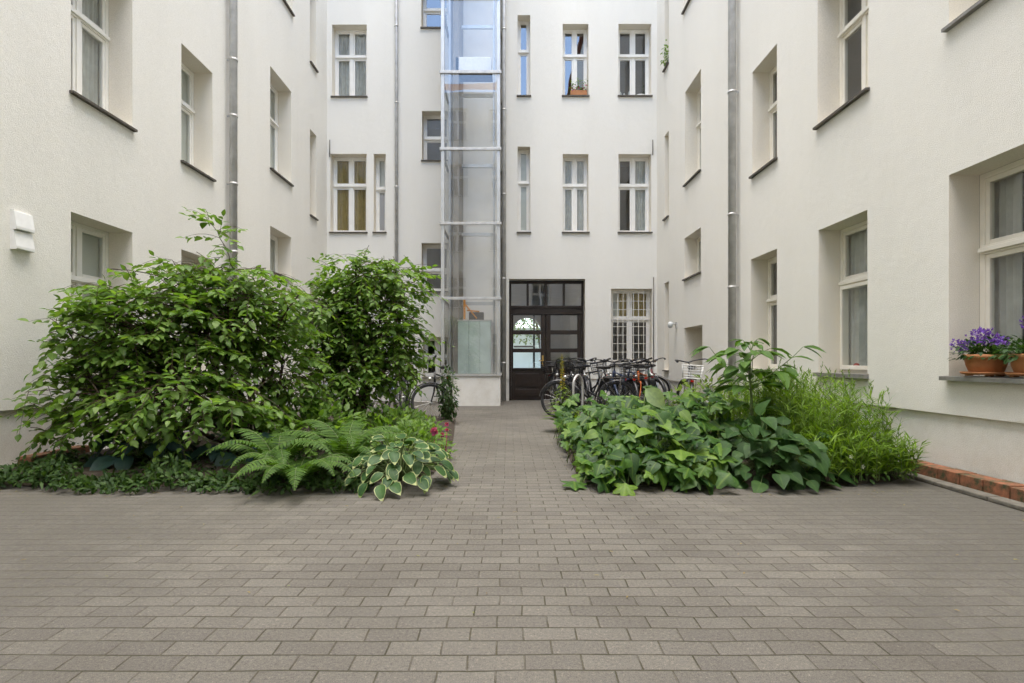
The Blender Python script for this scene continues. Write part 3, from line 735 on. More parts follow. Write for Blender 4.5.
# passage behind the door, open to the next yard through an arch
mb = MB(); y0, y1 = 15.09, 24.0
mb.quad((-.05, y0, 0), (-.05, y0, 3.4), (-.05, y1, 3.4), (-.05, y1, 0)); mb.quad((2.6, y0, 0), (2.6, y0, 3.4), (2.6, y1, 3.4), (2.6, y1, 0))
mb.quad((-.05, y0, 3.4), (2.6, y0, 3.4), (2.6, y1, 3.4), (-.05, y1, 3.4))
mb.quad((2.0, y0, 0), (2.6, y0, 0), (2.6, y0, 3.4), (2.0, y0, 3.4)); mb.quad((-.05, y0, 3.2), (2.0, y0, 3.2), (2.0, y0, 3.4), (-.05, y0, 3.4))
ac, ar, az = .77, .60, 2.32
pts = [(ac + ar * math.cos(math.pi * k / 16), az + ar * math.sin(math.pi * k / 16)) for k in range(17)]
for k in range(16):
    (xa, za), (xb, zb) = pts[k], pts[k + 1]
    mb.quad((xa, y1, za), (xb, y1, zb), (xb, y1, 3.4), (xa, y1, 3.4))
    mb.quad((xa, y1, za), (xb, y1, zb), (xb, y1 + .5, zb), (xa, y1 + .5, za))
mb.quad((-.05, y1, 0), (ac - ar, y1, 0), (ac - ar, y1, 3.4), (-.05, y1, 3.4)); mb.quad((ac + ar, y1, 0), (2.6, y1, 0), (2.6, y1, 3.4), (ac + ar, y1, 3.4))
for x in (ac - ar, ac + ar): mb.quad((x, y1, 0), (x, y1 + .5, 0), (x, y1 + .5, az), (x, y1, az))
build('passage', mb, M['passage'], BW, (1, 20, 0))
mb = MB(); mb.box(1.02, 1.10, 23.7, 23.78, 0, 3.0); mb.box(.2, 1.1, 23.7, 23.75, 1.62, 1.70); build('passage_gate', mb, M['wood'], BW, (1.05, 23.7, 0))

# ---------------- house on the street side, behind the camera (mirrored in the panes)
FW = thing('street_house', (0, YF, 0), 'pale street side house facing the rear wing across the courtyard', 'building')
Fh = [(-3.9 + 2.75 * c, -2.6 + 2.75 * c, .9 + 3.6 * r, 2.95 + 3.6 * r) for c in range(3) for r in range(5)]
wall(FW, 'wall', fmF, XL, XR, 0, 18.4, [h + (.2,) for h in Fh], M['front'])
for h in Fh: window(FW, fmF, *h, rd=.2, curtain='grey' if random.random() < .5 else None, lining=False)
mb = MB(); mb.quad((XL, YF + .3, 18.4), (XR, YF + .3, 18.4), (XR, YF - 5, 21.5), (XL, YF - 5, 21.5)); mb.quad((XL, YF - .25, 0), (XR, YF - .25, 0), (XR, YF - .25, 18.4), (XL, YF - .25, 18.4), 1)
build('roof', mb, [M['roof'], M['room']], FW, (0, YF, 18))

# ---------------- glass lift tower
LX0, LX1, LY0, LY1 = -1.59, -.205, 13.07, 14.69
LT = thing('lift_shaft', ((LX0 + LX1) / 2, 13.9, 0), 'glass and grey steel lift tower standing before the rear wing left of the door', 'lift shaft')
o_ = (-.9, 13.9, 0)
mb = MB(); mb.box(LX0 - .02, LX1 + .0, LY0, LY1, 0, .70); build('plinth', mb, M['plinth'], LT, o_)
mb = MB(); mb.box(LX0 - .05, LX1 + .03, LY0 - .03, LY1, .70, .745); build('base_frame', mb, M['zinc'], LT, o_)
for (x, y) in ((LX0 + .04, LY0 + .04), (LX1 - .04, LY0 + .04), (LX0 + .04, LY1 - .05), (LX1 - .04, LY1 - .05)):
    mb = MB(); mb.box(x - .04, x + .04, y - .04, y + .04, .745, 13.2); build('post', mb, M['steel'], LT, (x, y, .745), bevel=.004)
levels = [2.51, 4.26, 6.0, 7.79, 9.53, 11.3, 13.15]
for z in levels:
    mb = MB()
    mb.box(LX0 - .03, LX1 + .03, LY0 - .03, LY0 + .01, z - .032, z + .032)
    for x in (LX0, LX1): mb.box(x - .022, x + .022, LY0 + .012, LY1, z - .03, z + .03)
    build('beam', mb, M['zinc'], LT, (-.9, LY0, z), bevel=.003)
zz = [.745] + levels
for a, b in zip(zz, zz[1:]):
    mb = MB(); e = random.uniform(-.003, .003)
    y = LY0 + .018
    mb.quad((LX0 + .08, y, a), (LX1 - .08, y + e, a), (LX1 - .08, y + e, b), (LX0 + .08, y, b))
    for x, s in ((LX0, -1), (LX1, 1)):
        q = [(x, LY0 + .08, a), (x, LY1 - .09, a), (x, LY1 - .09, b), (x, LY0 + .08, b)]
        mb.quad(*(q if s > 0 else q[::-1]))
    build('glass_panel', mb, M['glass_strong'], LT, (-.9, y, a))
mb = MB(); mb.box(LX0 - .05, LX1 + .05, LY0 - .05, LY1, 13.2, 13.3); build('roof', mb, M['steel'], LT, (-.9, 13.9, 13.2))
mb = MB(); mb.box(-1.19, LX1 - .06, 14.640, 14.685, .745, 13.1); build('brightening_panel', mb, M['shaftwhite'], LT, (-.8, 14.6, .745))  # pale panel added to brighten the view through the lift glass
mb = MB(); mb.box(-1.33, -1.20, 13.35, 14.6, .745, 13.1); build('guide_wall', mb, M['shaftgrey'], LT, (-1.3, 14, .745))
for x in (-1.42, -.36):
    mb = MB(); mb.box(x - .025, x + .025, 13.5, 13.56, .745, 13.1); mb.box(x - .008, x + .008, 13.44, 13.5, .745, 13.1); build('guide_rail', mb, M['steel'], LT, (x, 13.5, .745))
for k, z in enumerate(levels[:-1]):
    mb = MB(); mb.box(-1.2, -.36, 14.2, 14.26, z - .04, z + .04); build('bracket', mb, M['steel'], LT, (-.8, 14.2, z))
mb = MB(); mb.box(-1.28, -.42, 13.35, 13.8, 7.98, 8.30); build('landing_box', mb, M['white'], LT, (-.8, 13.5, 8), bevel=.01)
mb = MB(); mb.box(-1.34, -.40, 13.33, 13.84, 7.94, 7.975); build('landing_tray', mb, M['steel_dark'], LT, (-.8, 13.5, 7.9))
LC = thing('lift_car', (-.83, 13.8, .75), 'pale green lift car standing at the bottom of the glass tower', 'lift car')
mb = MB()
for k in range(3): mb.box(-1.215 + k * .262, -1.215 + k * .262 + .257, 13.30, 13.33, .75, 2.0)
mb.box(-1.215, -.43, 13.335, 14.5, .75, 2.0)
build('cabin', mb, M['liftcar'], LC, (-.83, 13.8, .75), bevel=.004)
mb = MB(); mb.box(-1.23, -.41, 13.29, 14.55, 2.003, 2.03); mb.box(-.425, -.39, 13.31, 13.38, .75, 2.0); build('cabin_frame', mb, M['zinc'], LC, (-.83, 13.8, 2))
mb = MB()
mb.box(-1.10, -1.05, 13.5, 13.56, 2.055, 2.55); mb.tube([(-1.06, 13.53, 2.42), (-.78, 13.53, 2.08)], .02, 6); mb.tube([(-1.02, 13.6, 2.28), (-.72, 13.6, 2.25)], .02, 6)
build('roof_gear', mb, M['orange'], LC, (-1, 13.5, 2.05))
mb = MB(); mb.box(-.98, -.62, 13.65, 13.9, 2.055, 2.24); build('motor_box', mb, M['steel_dark'], LC, (-.8, 13.8, 2.05))
# ------------------------------------------------------------------ ground
mb = MB(); S = 260
mb.quad((-S, -S, 0), (S, -S, 0), (S, S, 0), (-S, S, 0)); tag(build('paving', mb, M['paving']), kind='structure')
def soil(name, pts, z=.03):
    mb = MB(); n = len(pts); c = V3((sum(p[0] for p in pts) / n, sum(p[1] for p in pts) / n, z + .05)); mb.v = [c] + [V3((x, y, .004)) for x, y in pts] + [c + (V3((x, y, c.z)) - c) * .93 for x, y in pts]
    for k in range(n):
        k2 = (k + 1) % n
        mb.f += [(0, 1 + n + k, 1 + n + k2), (1 + k, 1 + k2, 1 + n + k2, 1 + n + k)]; mb.mi += [0, 0]; mb.sm += [True, True]
    return tag(build(name, mb, M['soil']), kind='structure')
soil('soil', [(-4.7, 4.8), (-4.2, 4.7), (-3.2, 4.65), (-2.2, 4.72), (-1.4, 4.8), (-.95, 4.9), (-.70, 5.2), (-.66, 6.4), (-.8, 8.2), (-.95, 9.9), (-1.4, 10.3), (-2.6, 10.3), (-4.4, 10.3)])
soil('soil', [(.62, 4.95), (1.0, 4.75), (1.8, 4.65), (2.7, 4.7), (3.3, 4.85), (3.62, 5.1), (3.66, 6.5), (3.62, 9.3), (2.6, 9.6), (.85, 9.4), (.68, 7.4)])
# brick edging and kerb along the walls
def edging(name, x0, x1, y0, y1, h, label, n):
    mb = MB(); L_ = (y1 - y0) / n
    for k in range(n):
        a = y0 + k * L_ + .006; e = y0 + (k + 1) * L_ - .006; j = random.uniform(-.006, .006)
        mb.box(x0 + j, x1 + j, a, e, 0, h + random.uniform(-.006, .006))
    mb.box(x0 + .015, x1 - .004, y0, y1, 0, h - .012)
    return tag(build(name, mb, M['brick'], None, ((x0 + x1) / 2, y0, 0), bevel=.006), label, 'edging')
edging('brick_edging', 3.70, 3.86, 1.6, 5.3, .125, 'low mossy red brick edging at the foot of the right wall', 16)
edging('brick_edging', -4.70, -4.56, 5.35, 6.1, .13, 'short red brick edging behind the left shrub by a pebble strip', 3)
edging('brick_edging', -4.70, -4.56, 2.4, 4.78, .12, 'red brick edging ending at the lower left of the courtyard', 9)
mb = MB()
for k in range(7): mb.box(3.58, 3.695, 1.55 + k * .53, 1.55 + k * .53 + .52, 0, .035)
tag(build('kerb', mb, M['kerb'], None, (3.63, 1.6, 0), bevel=.008), 'thin grey kerb strip along the right brick edging', 'kerb', kind='structure')
mb = MB()
for k in range(260):
    x, y, r = random.uniform(-4.72, -4.45), random.uniform(4.75, 5.6), random.uniform(.012, .03)
    mb.ball((x, y, r * .5), r, 6, 4, (1, 1, .6))
tag(build('pebbles', mb, M['pebble']), kind='stuff')
# the next yard, seen through the door panes
mb = MB(); mb.box(-6, 9, 33, 33.3, 0, 2.9); mb.box(-6, 9, 32.95, 33.35, 2.9, 3.0)
tag(build('yard_wall', mb, M['yardwall'], None, (1.5, 33, 0)), 'pale yard wall seen through the left door panes', 'wall')

# ------------------------------------------------------------------ plants
rnd = random.uniform
ELL = [(0, .04), (.18, .62), (.42, 1.0), (.68, .80), (.88, .36), (1, .02)]
ELL3 = [(0, .05), (.35, 1.0), (.75, .62), (1, .02)]
HEART = [(-.14, .42), (-.02, .88), (.2, 1.05), (.45, .86), (.72, .46), (1, .02)]
HOSTA = [(0, .10), (.14, .70), (.36, 1.0), (.62, .86), (.84, .46), (1, .03)]
BLADE = [(0, .3), (.4, 1.0), (.75, .6), (1, .05)]
def rdir(): 
    while True:
        v = V3((rnd(-1, 1), rnd(-1, 1), rnd(-1, 1)))
        if .05 < v.length < 1: return v.normalized()
def plant(name, loc, label, cat, parts, group=None):
    t = thing(name, loc, label, cat, group)
    for (pn, mb, mats) in parts: build(pn, mb, mats, t, loc)
    return t
def curve(a, b, sag=0, n=6, jit=.0):
    a, b = V3(a), V3(b)
    return [a.lerp(b, k / n) + V3((rnd(-jit, jit), rnd(-jit, jit), sag * 4 * (k / n) * (1 - k / n))) for k in range(n + 1)]

def shrub(name, base, lobes, nsp, mat, label, L=(.075, .122), limbs=8, extra=()):
    """lobes: (centre, radii, weight): sprays of alternate leaves on twigs, twigs on limbs that start at the base"""
    lv, tw = MB(), MB()
    nodes = []
    tot = sum(l[2] for l in lobes)
    for (c, r, w) in lobes:
        c, r = V3(c), V3(r)
        for k in range(max(2, round(limbs * w / tot))):
            d = rdir(); d.z = abs(d.z) * .7
            tip = c + V3((d.x * r.x, d.y * r.y, d.z * r.z)) * .75
            b0 = V3(base) + V3((rnd(-.14, .14), rnd(-.14, .14), 0))
            mid = b0.lerp(c, .55) + V3((rnd(-.1, .1), rnd(-.1, .1), .12))
            pts = []
            for q in range(11):
                t = q / 10
                pts.append(b0 * (1 - t) ** 2 + mid * 2 * t * (1 - t) + tip * t * t + V3((rnd(-.012, .012), rnd(-.012, .012), 0)))
            tw.tube(pts, [.022 * (1 - .8 * q / 10) + .003 for q in range(11)], 6)
            nodes += pts[4:]
    def spray(p, d, n):
        d = d.normalized()
        ln = rnd(.26, .46); pts = []
        for q in range(6):
            t = q / 5; pts.append(p + d * ln * t - V3((0, 0, .48 * ln * t * t)))
        tw.tube(pts, [.0035, .003, .0026, .0022, .0018, .0012], 3, cap=False)
        up = V3((rnd(-.25, .25), rnd(-.25, .25), 1)); side = d.cross(up).normalized()
        m = random.choice((7, 8, 9, 10))
        for k in range(m):
            t = .12 + .86 * k / (m - 1); q = pts[0].lerp(pts[-1], t) + V3((0, 0, .05 * ln * t * (1 - t)))
            s = 1 if k % 2 else -1
            ld = (d * rnd(.35, .8) + side * s * rnd(.6, 1.0) - V3((0, 0, rnd(.0, .5)))) if k < m - 1 else d - V3((0, 0, .3))
            nn = up + V3((rnd(-.5, .5), rnd(-.5, .5), 0))
            l = rnd(*L) * (.75 + .35 * math.sin(math.pi * min(1, t + .15)))
            lv.leaf(q, ld, nn, l, l * rnd(.52, .66), ELL, rnd(.05, .25), rnd(.05, .4))
    for (c, r, w) in lobes:
        c, r = V3(c), V3(r)
        for k in range(int(nsp * w / tot)):
            d = rdir(); rad = rnd(.12, 1) ** .5
            # ragged outline: the reach depends on a coarse angle noise
            rag = .93 + .06 * math.sin(5 * math.atan2(d.y, d.x) + 3 * d.z + c.x * 7) * math.sin(4 * d.z + c.y * 5) + rnd(-.05, .03)
            p = c + V3((d.x * r.x, d.y * r.y, d.z * r.z)) * rad * rag
            if p.z < .12: continue
            if p.x < XL + .22: p.x = XL + .22 + rnd(0, .25)
            od = V3((d.x, d.y, d.z * .35 + rnd(-.1, .25))) + rdir() * .55
            if p.x < XL + .5: od.x = abs(od.x) * .4
            spray(p - od.normalized() * .15, od, None)
            if k % 3 == 0 and nodes:
                j = min(random.sample(nodes, min(14, len(nodes))), key=lambda q: (q - p).length)
                tw.tube(curve(j, p - od.normalized() * .15, .04, 4, .01), [.006, .005, .0045, .004, .0035], 4, cap=False)
    for (a, b) in extra:      # long shoots that stand clear of the outline
        pts = curve(a, b, .06, 7, .012); tw.tube(pts, [.007 - .0007 * k for k in range(8)], 4)
        for p in pts[3:]:
            for q in range(2): spray(p, (V3(b) - V3(a)).normalized() * .5 + rdir() * .9, None)
    return plant(name, base, label, 'shrub', [('stems', tw, M['bark']), ('foliage', lv, M[mat])], 'leafy shrubs in the left bed')

shrub('shrub', (-2.72, 6.1, .05), [
    ((-3.40, 5.85, 1.36), (1.06, .80, .94), 5), ((-2.98, 6.1, 1.68), (.95, .7, .60), 2.9),
    ((-3.84, 5.5, 1.30), (.62, .5, .72), 2.5), ((-3.05, 5.2, .70), (.95, .5, .36), 1.8), ((-4.02, 5.3, .70), (.48, .4, .42), 1.1), ((-2.50, 6.2, 1.0), (.50, .6, .62), 1.1)],
    1080, 'l_bush', 'wide green shrub spreading against the left wall under a window', limbs=18,
    extra=[((-2.98, 6.1, 2.0), (-3.22, 6.0, 2.56))])
shrub('shrub', (-2.05, 7.5, .05), [
    ((-1.94, 7.6, 1.58), (.94, .75, .92), 4), ((-1.58, 7.5, 1.28), (.58, .6, .66), 1.8), ((-2.3, 7.5, 1.40), (.6, .7, .7), 1.5), ((-2.15, 7.2, .85), (.80, .6, .45), 1.5), ((-2.42, 7.3, 1.6), (.55, .5, .58), 1.3), ((-1.86, 7.6, 2.20), (.86, .6, .44), 2.2)],
    900, 'l_bush2', 'rounded green shrub in the middle of the left bed before the lift tower', limbs=14,
    extra=[])

def fern(loc, label, nfr, length, a0=-math.pi, a1=math.pi, lift=1.0):
    lv, st = MB(), MB(); b = V3(loc)
    for k in range(nfr):
        an = a0 + (a1 - a0) * (k + rnd(.2, .8)) / nfr
        h = V3((math.cos(an), math.sin(an), 0)); L_ = length * rnd(.75, 1.1); el = rnd(.95, 1.32) * lift
        pts = []; p = b + h * .02; d = (h * math.cos(el) + V3((0, 0, math.sin(el))))
        n = 26
        for q in range(n + 1):
            pts.append(p.copy()); t = q / n
            e = el - (el + rnd(.75, 1.0)) * t ** 1.15
            p = p + (h * math.cos(e) + V3((0, 0, math.sin(e)))) * (L_ / n)
            if p.z < .03: p.z = .03
        st.tube(pts, [.004 * (1 - .8 * q / n) + .0008 for q in range(n + 1)], 4, cap=False)
        side = h.cross(V3((0, 0, 1)))
        for q in range(3, n + 1):
            t = q / n; w = math.sin(math.pi * min(1, (t * .92 + .06) ** .75)) * L_ * .155 + .006
            tg = (pts[q] - pts[q - 1]).normalized(); up = side.cross(tg).normalized()
            if up.z < 0: up = -up
            for s in (-1, 1):
                dd = side * s + tg * .35 - up * .12
                lv.leaf(pts[q], dd, up, w * rnd(.9, 1.08), L_ / n * .80, [(0, .7), (.3, 1), (.7, .75), (1, .1)], .05, rnd(.1, .3))
    return plant('fern', loc, label, 'fern', [('stalks', st, M['stem']), ('fronds', lv, M['l_fern'])], 'ferns along the front of the left bed')
fern((-1.72, 4.56, .06), 'bright green fern arching over the paving beside the cream edged hosta', 15, .66, lift=.95)
fern((-2.05, 4.95, .06), 'feathery fern under the wide shrub at its right foot', 13, .80, lift=1.2)
fern((-1.48, 5.1, .06), 'upright fern standing behind the other ferns and the hosta', 12, .84, lift=1.22)

def hosta(loc, label, n, rad, L_, mats, margin, up=.25):
    lv, st = MB(), MB(); b = V3(loc)
    for k in range(n):
        an = k * 2.399; f = math.sqrt((k + .5) / n)
        h = V3((math.cos(an), math.sin(an), 0))
        top = b + h * rad * f * .85 + V3((rnd(-.05, .05), rnd(-.05, .05), max(.05, up * (1.25 - f * f) + rnd(-.10, .06))))
        st.tube([b + h * .03, b.lerp(top, .6) + V3((0, 0, .05)), top], [.006, .005, .004], 4, cap=False)
        d = h * (.45 + .5 * f) + V3((rnd(-.5, .5), rnd(-.6, .3), .30 - .75 * f + rnd(-.2, .2)))
        nn = V3((0, 0, 1)) + h * .5 * f + V3((rnd(-.4, .4), rnd(-.4, .3) - .35, 0))
        l = L_ * rnd(.75, 1.12)
        lv.leaf(top, d, nn, l, l * rnd(.62, .74), HOSTA, rnd(.05, .22), rnd(.15, .4), margin)
    return plant('hosta', loc, label, 'hosta', [('stalks', st, M['stem']), ('leaves', lv, mats)], 'hostas in the left bed')
hosta((-.93, 4.74, .05), 'hosta with cream edged leaves at the corner of the left bed', 92, .50, .15, [M['l_hosta'], M['l_cream']], .89, .26)
hosta((-3.55, 5.45, .08), 'dark blue green hosta in the shade under the wide shrub', 26, .42, .25, [M['l_blue']], None, .26)
hosta((-2.62, 5.6, .05), 'smaller blue green hosta beside the shrub stems', 16, .36, .24, [M['l_blue']], None, .24)

def lobed_clump(loc, label, spots, zf, size, n, mat='l_lobed', name='leafy_perennial', cat='plant', group=None):
    lv, st = MB(), MB()
    for k in range(n):
        x, y = spots(); z = zf(x, y) * rnd(.35, 1.1)
        if z < .07: z = .07 + rnd(0, .04)
        top = V3((x, y, z)); s = rnd(*size)
        root = V3((x + rnd(-.1, .1), y + rnd(.02, .25), .03))
        st.tube([root, root.lerp(top, .6) + V3((0, 0, .05)), top], [.005, .004, .003], 4, cap=False)
        d = V3((rnd(-1, 1), rnd(-1.3, .25), rnd(-.75, .05)))
        nn = V3((rnd(-.35, .35), rnd(-.9, .1), 1))
        if rnd(0, 1) < .70: lv.lobed(top, d, nn + rdir() * .3, s, random.choice((3, 5, 5)), rnd(.1, .6))
        else: lv.leaf(top, d, nn + rdir() * .35, s * rnd(1.1, 1.6), s * rnd(.9, 1.3), HEART, rnd(0, .2), rnd(.1, .45))
    return plant(name, loc, label, cat, [('stalks', st, M['stem']), ('leaves', lv, M[mat])], group)
def spotsA():
    while True:
        x, y = rnd(.50, 2.45), (rnd(4.42, 5.6) if rnd(0, 1) < .62 else rnd(5.4, 7.3))
        if y < 5.5 and x > 1.85: continue
        if y < 4.55 and rnd(0, 1) < .35: continue
        if x < .62 + .25 * max(0, 4.75 - y) * 2: continue
        return x, y
lobed_clump((1.4, 5.6, .05), 'dense clump of large lobed dark green leaves filling the front of the right bed', spotsA,
            lambda x, y: min(.66, .14 + .55 * max(0, y - 4.42) ** .6) * (.84 + .22 * math.sin(x * 5.3 + 1) * math.sin(y * 4.1)) * min(1, .45 + (x - .5) * 1.3), (.06, .14), 900)
lv = MB()
for (x, y, h) in ((.54, 4.66, -1.6),): lv.lobed(V3((x, y, .05)), V3((math.cos(h), math.sin(h), -.12)), V3((.1, -.2, 1)),   .14, 5, .2)
tag(build('sprawling_leaf', lv, M['l_lobed'], None, (.5, 4.7, .0)), 'single lobed leaf sprawling out on the paving at the corner of the right bed', 'plant')
# pale, turned leaf on top of the clump
lv = MB(); lv.leaf(V3((1.55, 6.35, .74)), V3((.5, -.35, -.55)), V3((-.4, -.9, .5)), .30, .20, ELL, .25, .3)
lv.tube([(1.5, 6.4, .1), (1.53, 6.37, .5), (1.55, 6.35, .74)], .004, 4)
tag(build('pale_leaf', lv, M['l_pale'], None, (1.5, 6.4, .05)), 'single pale silvery leaf standing above the lobed clump', 'plant')

def heart_clump(loc, label, c, r, n, size, mat):
    lv, st = MB(), MB(); c = V3(c); r = V3(r)
    for k in range(n):
        d = rdir(); d.z = abs(d.z); 
        if d.y > .55: d.y *= -1
        f = rnd(.55, 1.02)
        top = c + V3((d.x * r.x, d.y * r.y, d.z * r.z)) * f
        st.tube([V3((c.x + rnd(-.1, .1), c.y + rnd(-.1, .1), .03)), V3((c.x, c.y, 0)).lerp(top, .5) + V3((0, 0, .1)), top], [.005, .004, .003], 4, cap=False)
        ld = V3((d.x, d.y - .25, -.15 - .35 * (1 - d.z))) + rdir() * .55
        l = rnd(*size); lv.leaf(top, ld, V3((d.x * .5, d.y * .6 - .5, 1)) + rdir() * .35, l, l * rnd(.82, .95), HEART, rnd(.03, .15), rnd(.08, .28))
    return plant('heart_leaf_plant', loc, label, 'plant', [('stalks', st, M['stem']), ('leaves', lv, M[mat])])
heart_clump((2.28, 5.0, .05), 'dome of heart shaped drooping green leaves below the tall leafy stem', (2.30, 4.98, .04), (.56, .54, .54), 150, (.10, .16), 'l_heart')

# tall stem with tiers of big leaves
lv, st = MB(), MB(); b = V3((2.44, 5.65, .05))
st.tube([b, b + V3((.01, 0, .5)), b + V3((-.01, 0, .85)), b + V3((.0, 0, 1.1))], [.013, .012, .009, .006], 7)
for (z, n, L_, rr) in ((.50, 6, .24, .16), (.70, 7, .25, .20), (.86, 8, .25, .24), (1.0, 8, .22, .20), (1.10, 6, .15, .08)):
    off = rnd(0, 6)
    for k in range(n):
        an = off + 2 * math.pi * k / n + rnd(-.25, .25); h = V3((math.cos(an), math.sin(an), 0))
        j = b + V3((0, 0, z)); e = j + h * rr * rnd(.7, 1.2) + V3((0, 0, rnd(.03, .14)))
        st.tube([j, j.lerp(e, .5) + V3((0, 0, .02)), e], [.004, .0035, .003], 4, cap=False)
        for q in range(2):
            lv.leaf(e, h + V3((rnd(-.6, .6), rnd(-.6, .6), rnd(-.2, .1))), V3((rnd(-.25, .25), rnd(-.4, .1), 1)), L_ * rnd(.75, 1.1), L_ * rnd(.42, .52), ELL, rnd(.08, .25), rnd(.1, .5))
for sx in (-.42, .0, .48):
    j = b + V3((0, 0, .78)); e = b + V3((sx * 1.05, -.05, 1.10 + .04 * (sx != 0))) 
    pts = curve(j, e, -.05, 5, .008); st.tube(pts, [.007, .006, .005, .0045, .004, .003], 5)
    for p in pts[2:]:
        for q in range(3): lv.leaf(p, V3((rnd(-1, 1) + sx * 1.6, rnd(-1, 1), rnd(-.25, .12))), V3((rnd(-.2, .2), -.25, 1)), rnd(.13, .22), rnd(.055, .09), ELL, .15, rnd(.1, .5))
plant('tall_perennial', (2.44, 5.65, .05), 'tall plant with tiers of large pointed leaves in the right bed by the drainpipe', 'plant', [('stem', st, M['stem']), ('leaves', lv, M['l_tall'])])

# narrow leaved reed like stems at the right end
lv, st = MB(), MB()
for k in range(560):
    while True:
        x, y = rnd(2.60, 3.50), rnd(4.85, 6.8) if k > 90 else rnd(4.70, 5.05)
        if x - 2.55 > (5.15 - y) * -1 * 3 + -.2 or True: break
    hgt = rnd(.50, .92) * (1.0 if x < 3.25 else 1.0 - (x - 3.25) * .55) * (.45 if y < 5.0 else (.8 if y < 5.3 else 1.0))
    lean = V3((rnd(-.12, .12) + (.05 if x > 3.2 else 0), rnd(-.2, .08), 0)) * hgt
    b = V3((x, y, .04)); top = b + lean + V3((0, 0, hgt))
    pts = [b.lerp(top, t) + lean * (t * t - t) * .5 for t in (0, .25, .5, .75, 1)]
    st.tube(pts, [.003, .0028, .0025, .002, .0012], 3, cap=False)
    m = random.randint(20, 30)
    for q in range(m):
        t = .15 + .85 * q / m; i = min(3, int(t * 4)); p = pts[i].lerp(pts[i + 1], t * 4 - i)
        an = rnd(0, 6.28); lv.leaf(p, V3((math.cos(an), math.sin(an), rnd(.3, 1.6))), V3((rnd(-.5, .5), rnd(-.5, .5), 1)), rnd(.07, .15), rnd(.008, .015), BLADE, .1, rnd(.1, .5))
    if rnd(0, 1) < .2:
        e = top + V3((rnd(-.05, .05), rnd(-.03, .03), rnd(.08, .16))); st.tube([top, e], [.0012, .001], 3, cap=False)
        for q in range(8): lv.leaf(top.lerp(e, .3 + q * .09), V3((rnd(-.6, .6), rnd(-.6, .6), 1)), rdir(), .03, .009, BLADE, .1, .1)
fl = MB()
for (x, y, z) in ((2.98, 4.72, .16), (3.12, 4.78, .12), (3.22, 4.85, .20), (2.9, 4.75, .24), (3.3, 4.9, .13)):
    for k in range(5):
        an = k * 1.257; fl.leaf(V3((x, y, z)), V3((math.cos(an), -.4, math.sin(an))), V3((0, -1, .3)), .022, .018, ELL3, .0, .1)
plant('willow_leaf_grass', (3.1, 5.8, .04), 'bright green thicket of narrow leaved stems at the right end of the right bed', 'plant', [('stems', st, M['stem']), ('leaves', lv, M['l_blade']), ('flowers', fl, M['f_white'])])

def bushy(name, loc, label, c, r, n, size, mat, wf=.55, group=None, cat='plant', shape=ELL3, droop=.1):
    lv, st = MB(), MB(); c, r = V3(c), V3(r)
    for k in range(max(8, n // 14)):
        d = rdir(); d.z = abs(d.z); tip = c + V3((d.x * r.x, d.y * r.y, d.z * r.z)) * .9
        base = V3((c.x + rnd(-.3, .3) * r.x, c.y + rnd(-.3, .3) * r.y, .03))
        st.tube(curve(base, tip, .04, 4, .01), [.004, .0035, .003, .0025, .0015], 3, cap=False)
    for k in range(n):
        d = rdir(); d.z = abs(d.z) if c.z < .2 else d.z
        p = c + V3((d.x * r.x, d.y * r.y, d.z * r.z)) * rnd(.2, 1.0) ** .5
        if p.z < .04: continue
        l = rnd(*size); lv.leaf(p, d + rdir() * .7 - V3((0, 0, droop)), V3((rnd(-.4, .4), rnd(-.6, .2), 1)), l, l * wf, shape, rnd(.05, .2), rnd(.1, .4))
    return plant(name, loc, label, cat, [('stems', st, M['stem']), ('foliage', lv, M[mat])], group)
bushy('low_shrub', (3.1, 4.95, .03), 'low dark small leaved plant at the foot of the narrow leaved thicket', (3.12, 4.98, .05), (.50, .28, .30), 620, (.035, .06), 'l_lobed')
bushy('low_shrub', (2.55, 7.2, .03), 'yellow green bushy plant behind the lobed leaves near the white basket bike', (2.45, 7.1, .1), (.62, .6, .76), 900, (.05, .09), 'l_yellow')
bushy('low_shrub', (1.75, 7.9, .03), 'green bushy plant at the back of the right bed before the bikes', (1.75, 7.9, .08), (.75, .7, .42), 700, (.06, .11), 'l_lobed')
bushy('low_shrub', (.95, 7.4, .03), 'yellowish low plant at the path edge of the right bed', (.92, 7.3, .06), (.30, .7, .32), 420, (.05, .09), 'l_yellow')
bushy('low_shrub', (3.2, 7.9, .03), 'low green plants along the right wall below the drainpipe', (3.2, 8.0, .06), (.45, 1.1, .50), 600, (.06, .11), 'l_blade', .3)
# left bed undergrowth
bushy('leafy_perennial', (-1.55, 7.0, .03), 'low bright leafy plants below the rounded shrub', (-1.5, 6.9, .06), (.75, .9, .40), 900, (.06, .11), 'l_bush2')
bushy('leafy_perennial', (-2.3, 6.3, .03), 'dark leafy plant between the stems of the two shrubs', (-2.2, 6.2, .08), (.65, .6, .52), 700, (.08, .14), 'l_bush')
pk = bushy('leafy_perennial', (-1.05, 5.75, .03), 'leafy plant with pink blooms standing behind the cream edged hosta', (-1.0, 5.85, .06), (.42, .65, .36), 620, (.05, .09), 'l_bush2')
bushy('leafy_perennial', (-3.9, 6.6, .03), 'shaded leafy plants behind the wide shrub along the left wall', (-3.8, 6.8, .06), (.7, 1.0, .45), 500, (.08, .13), 'l_cover')
bushy('leafy_perennial', (-1.6, 8.8, .03), 'mid green plants at the back of the left bed by the parked bike', (-1.75, 8.6, .05), (.5, 1.0, .24), 500, (.05, .1), 'l_bush2')
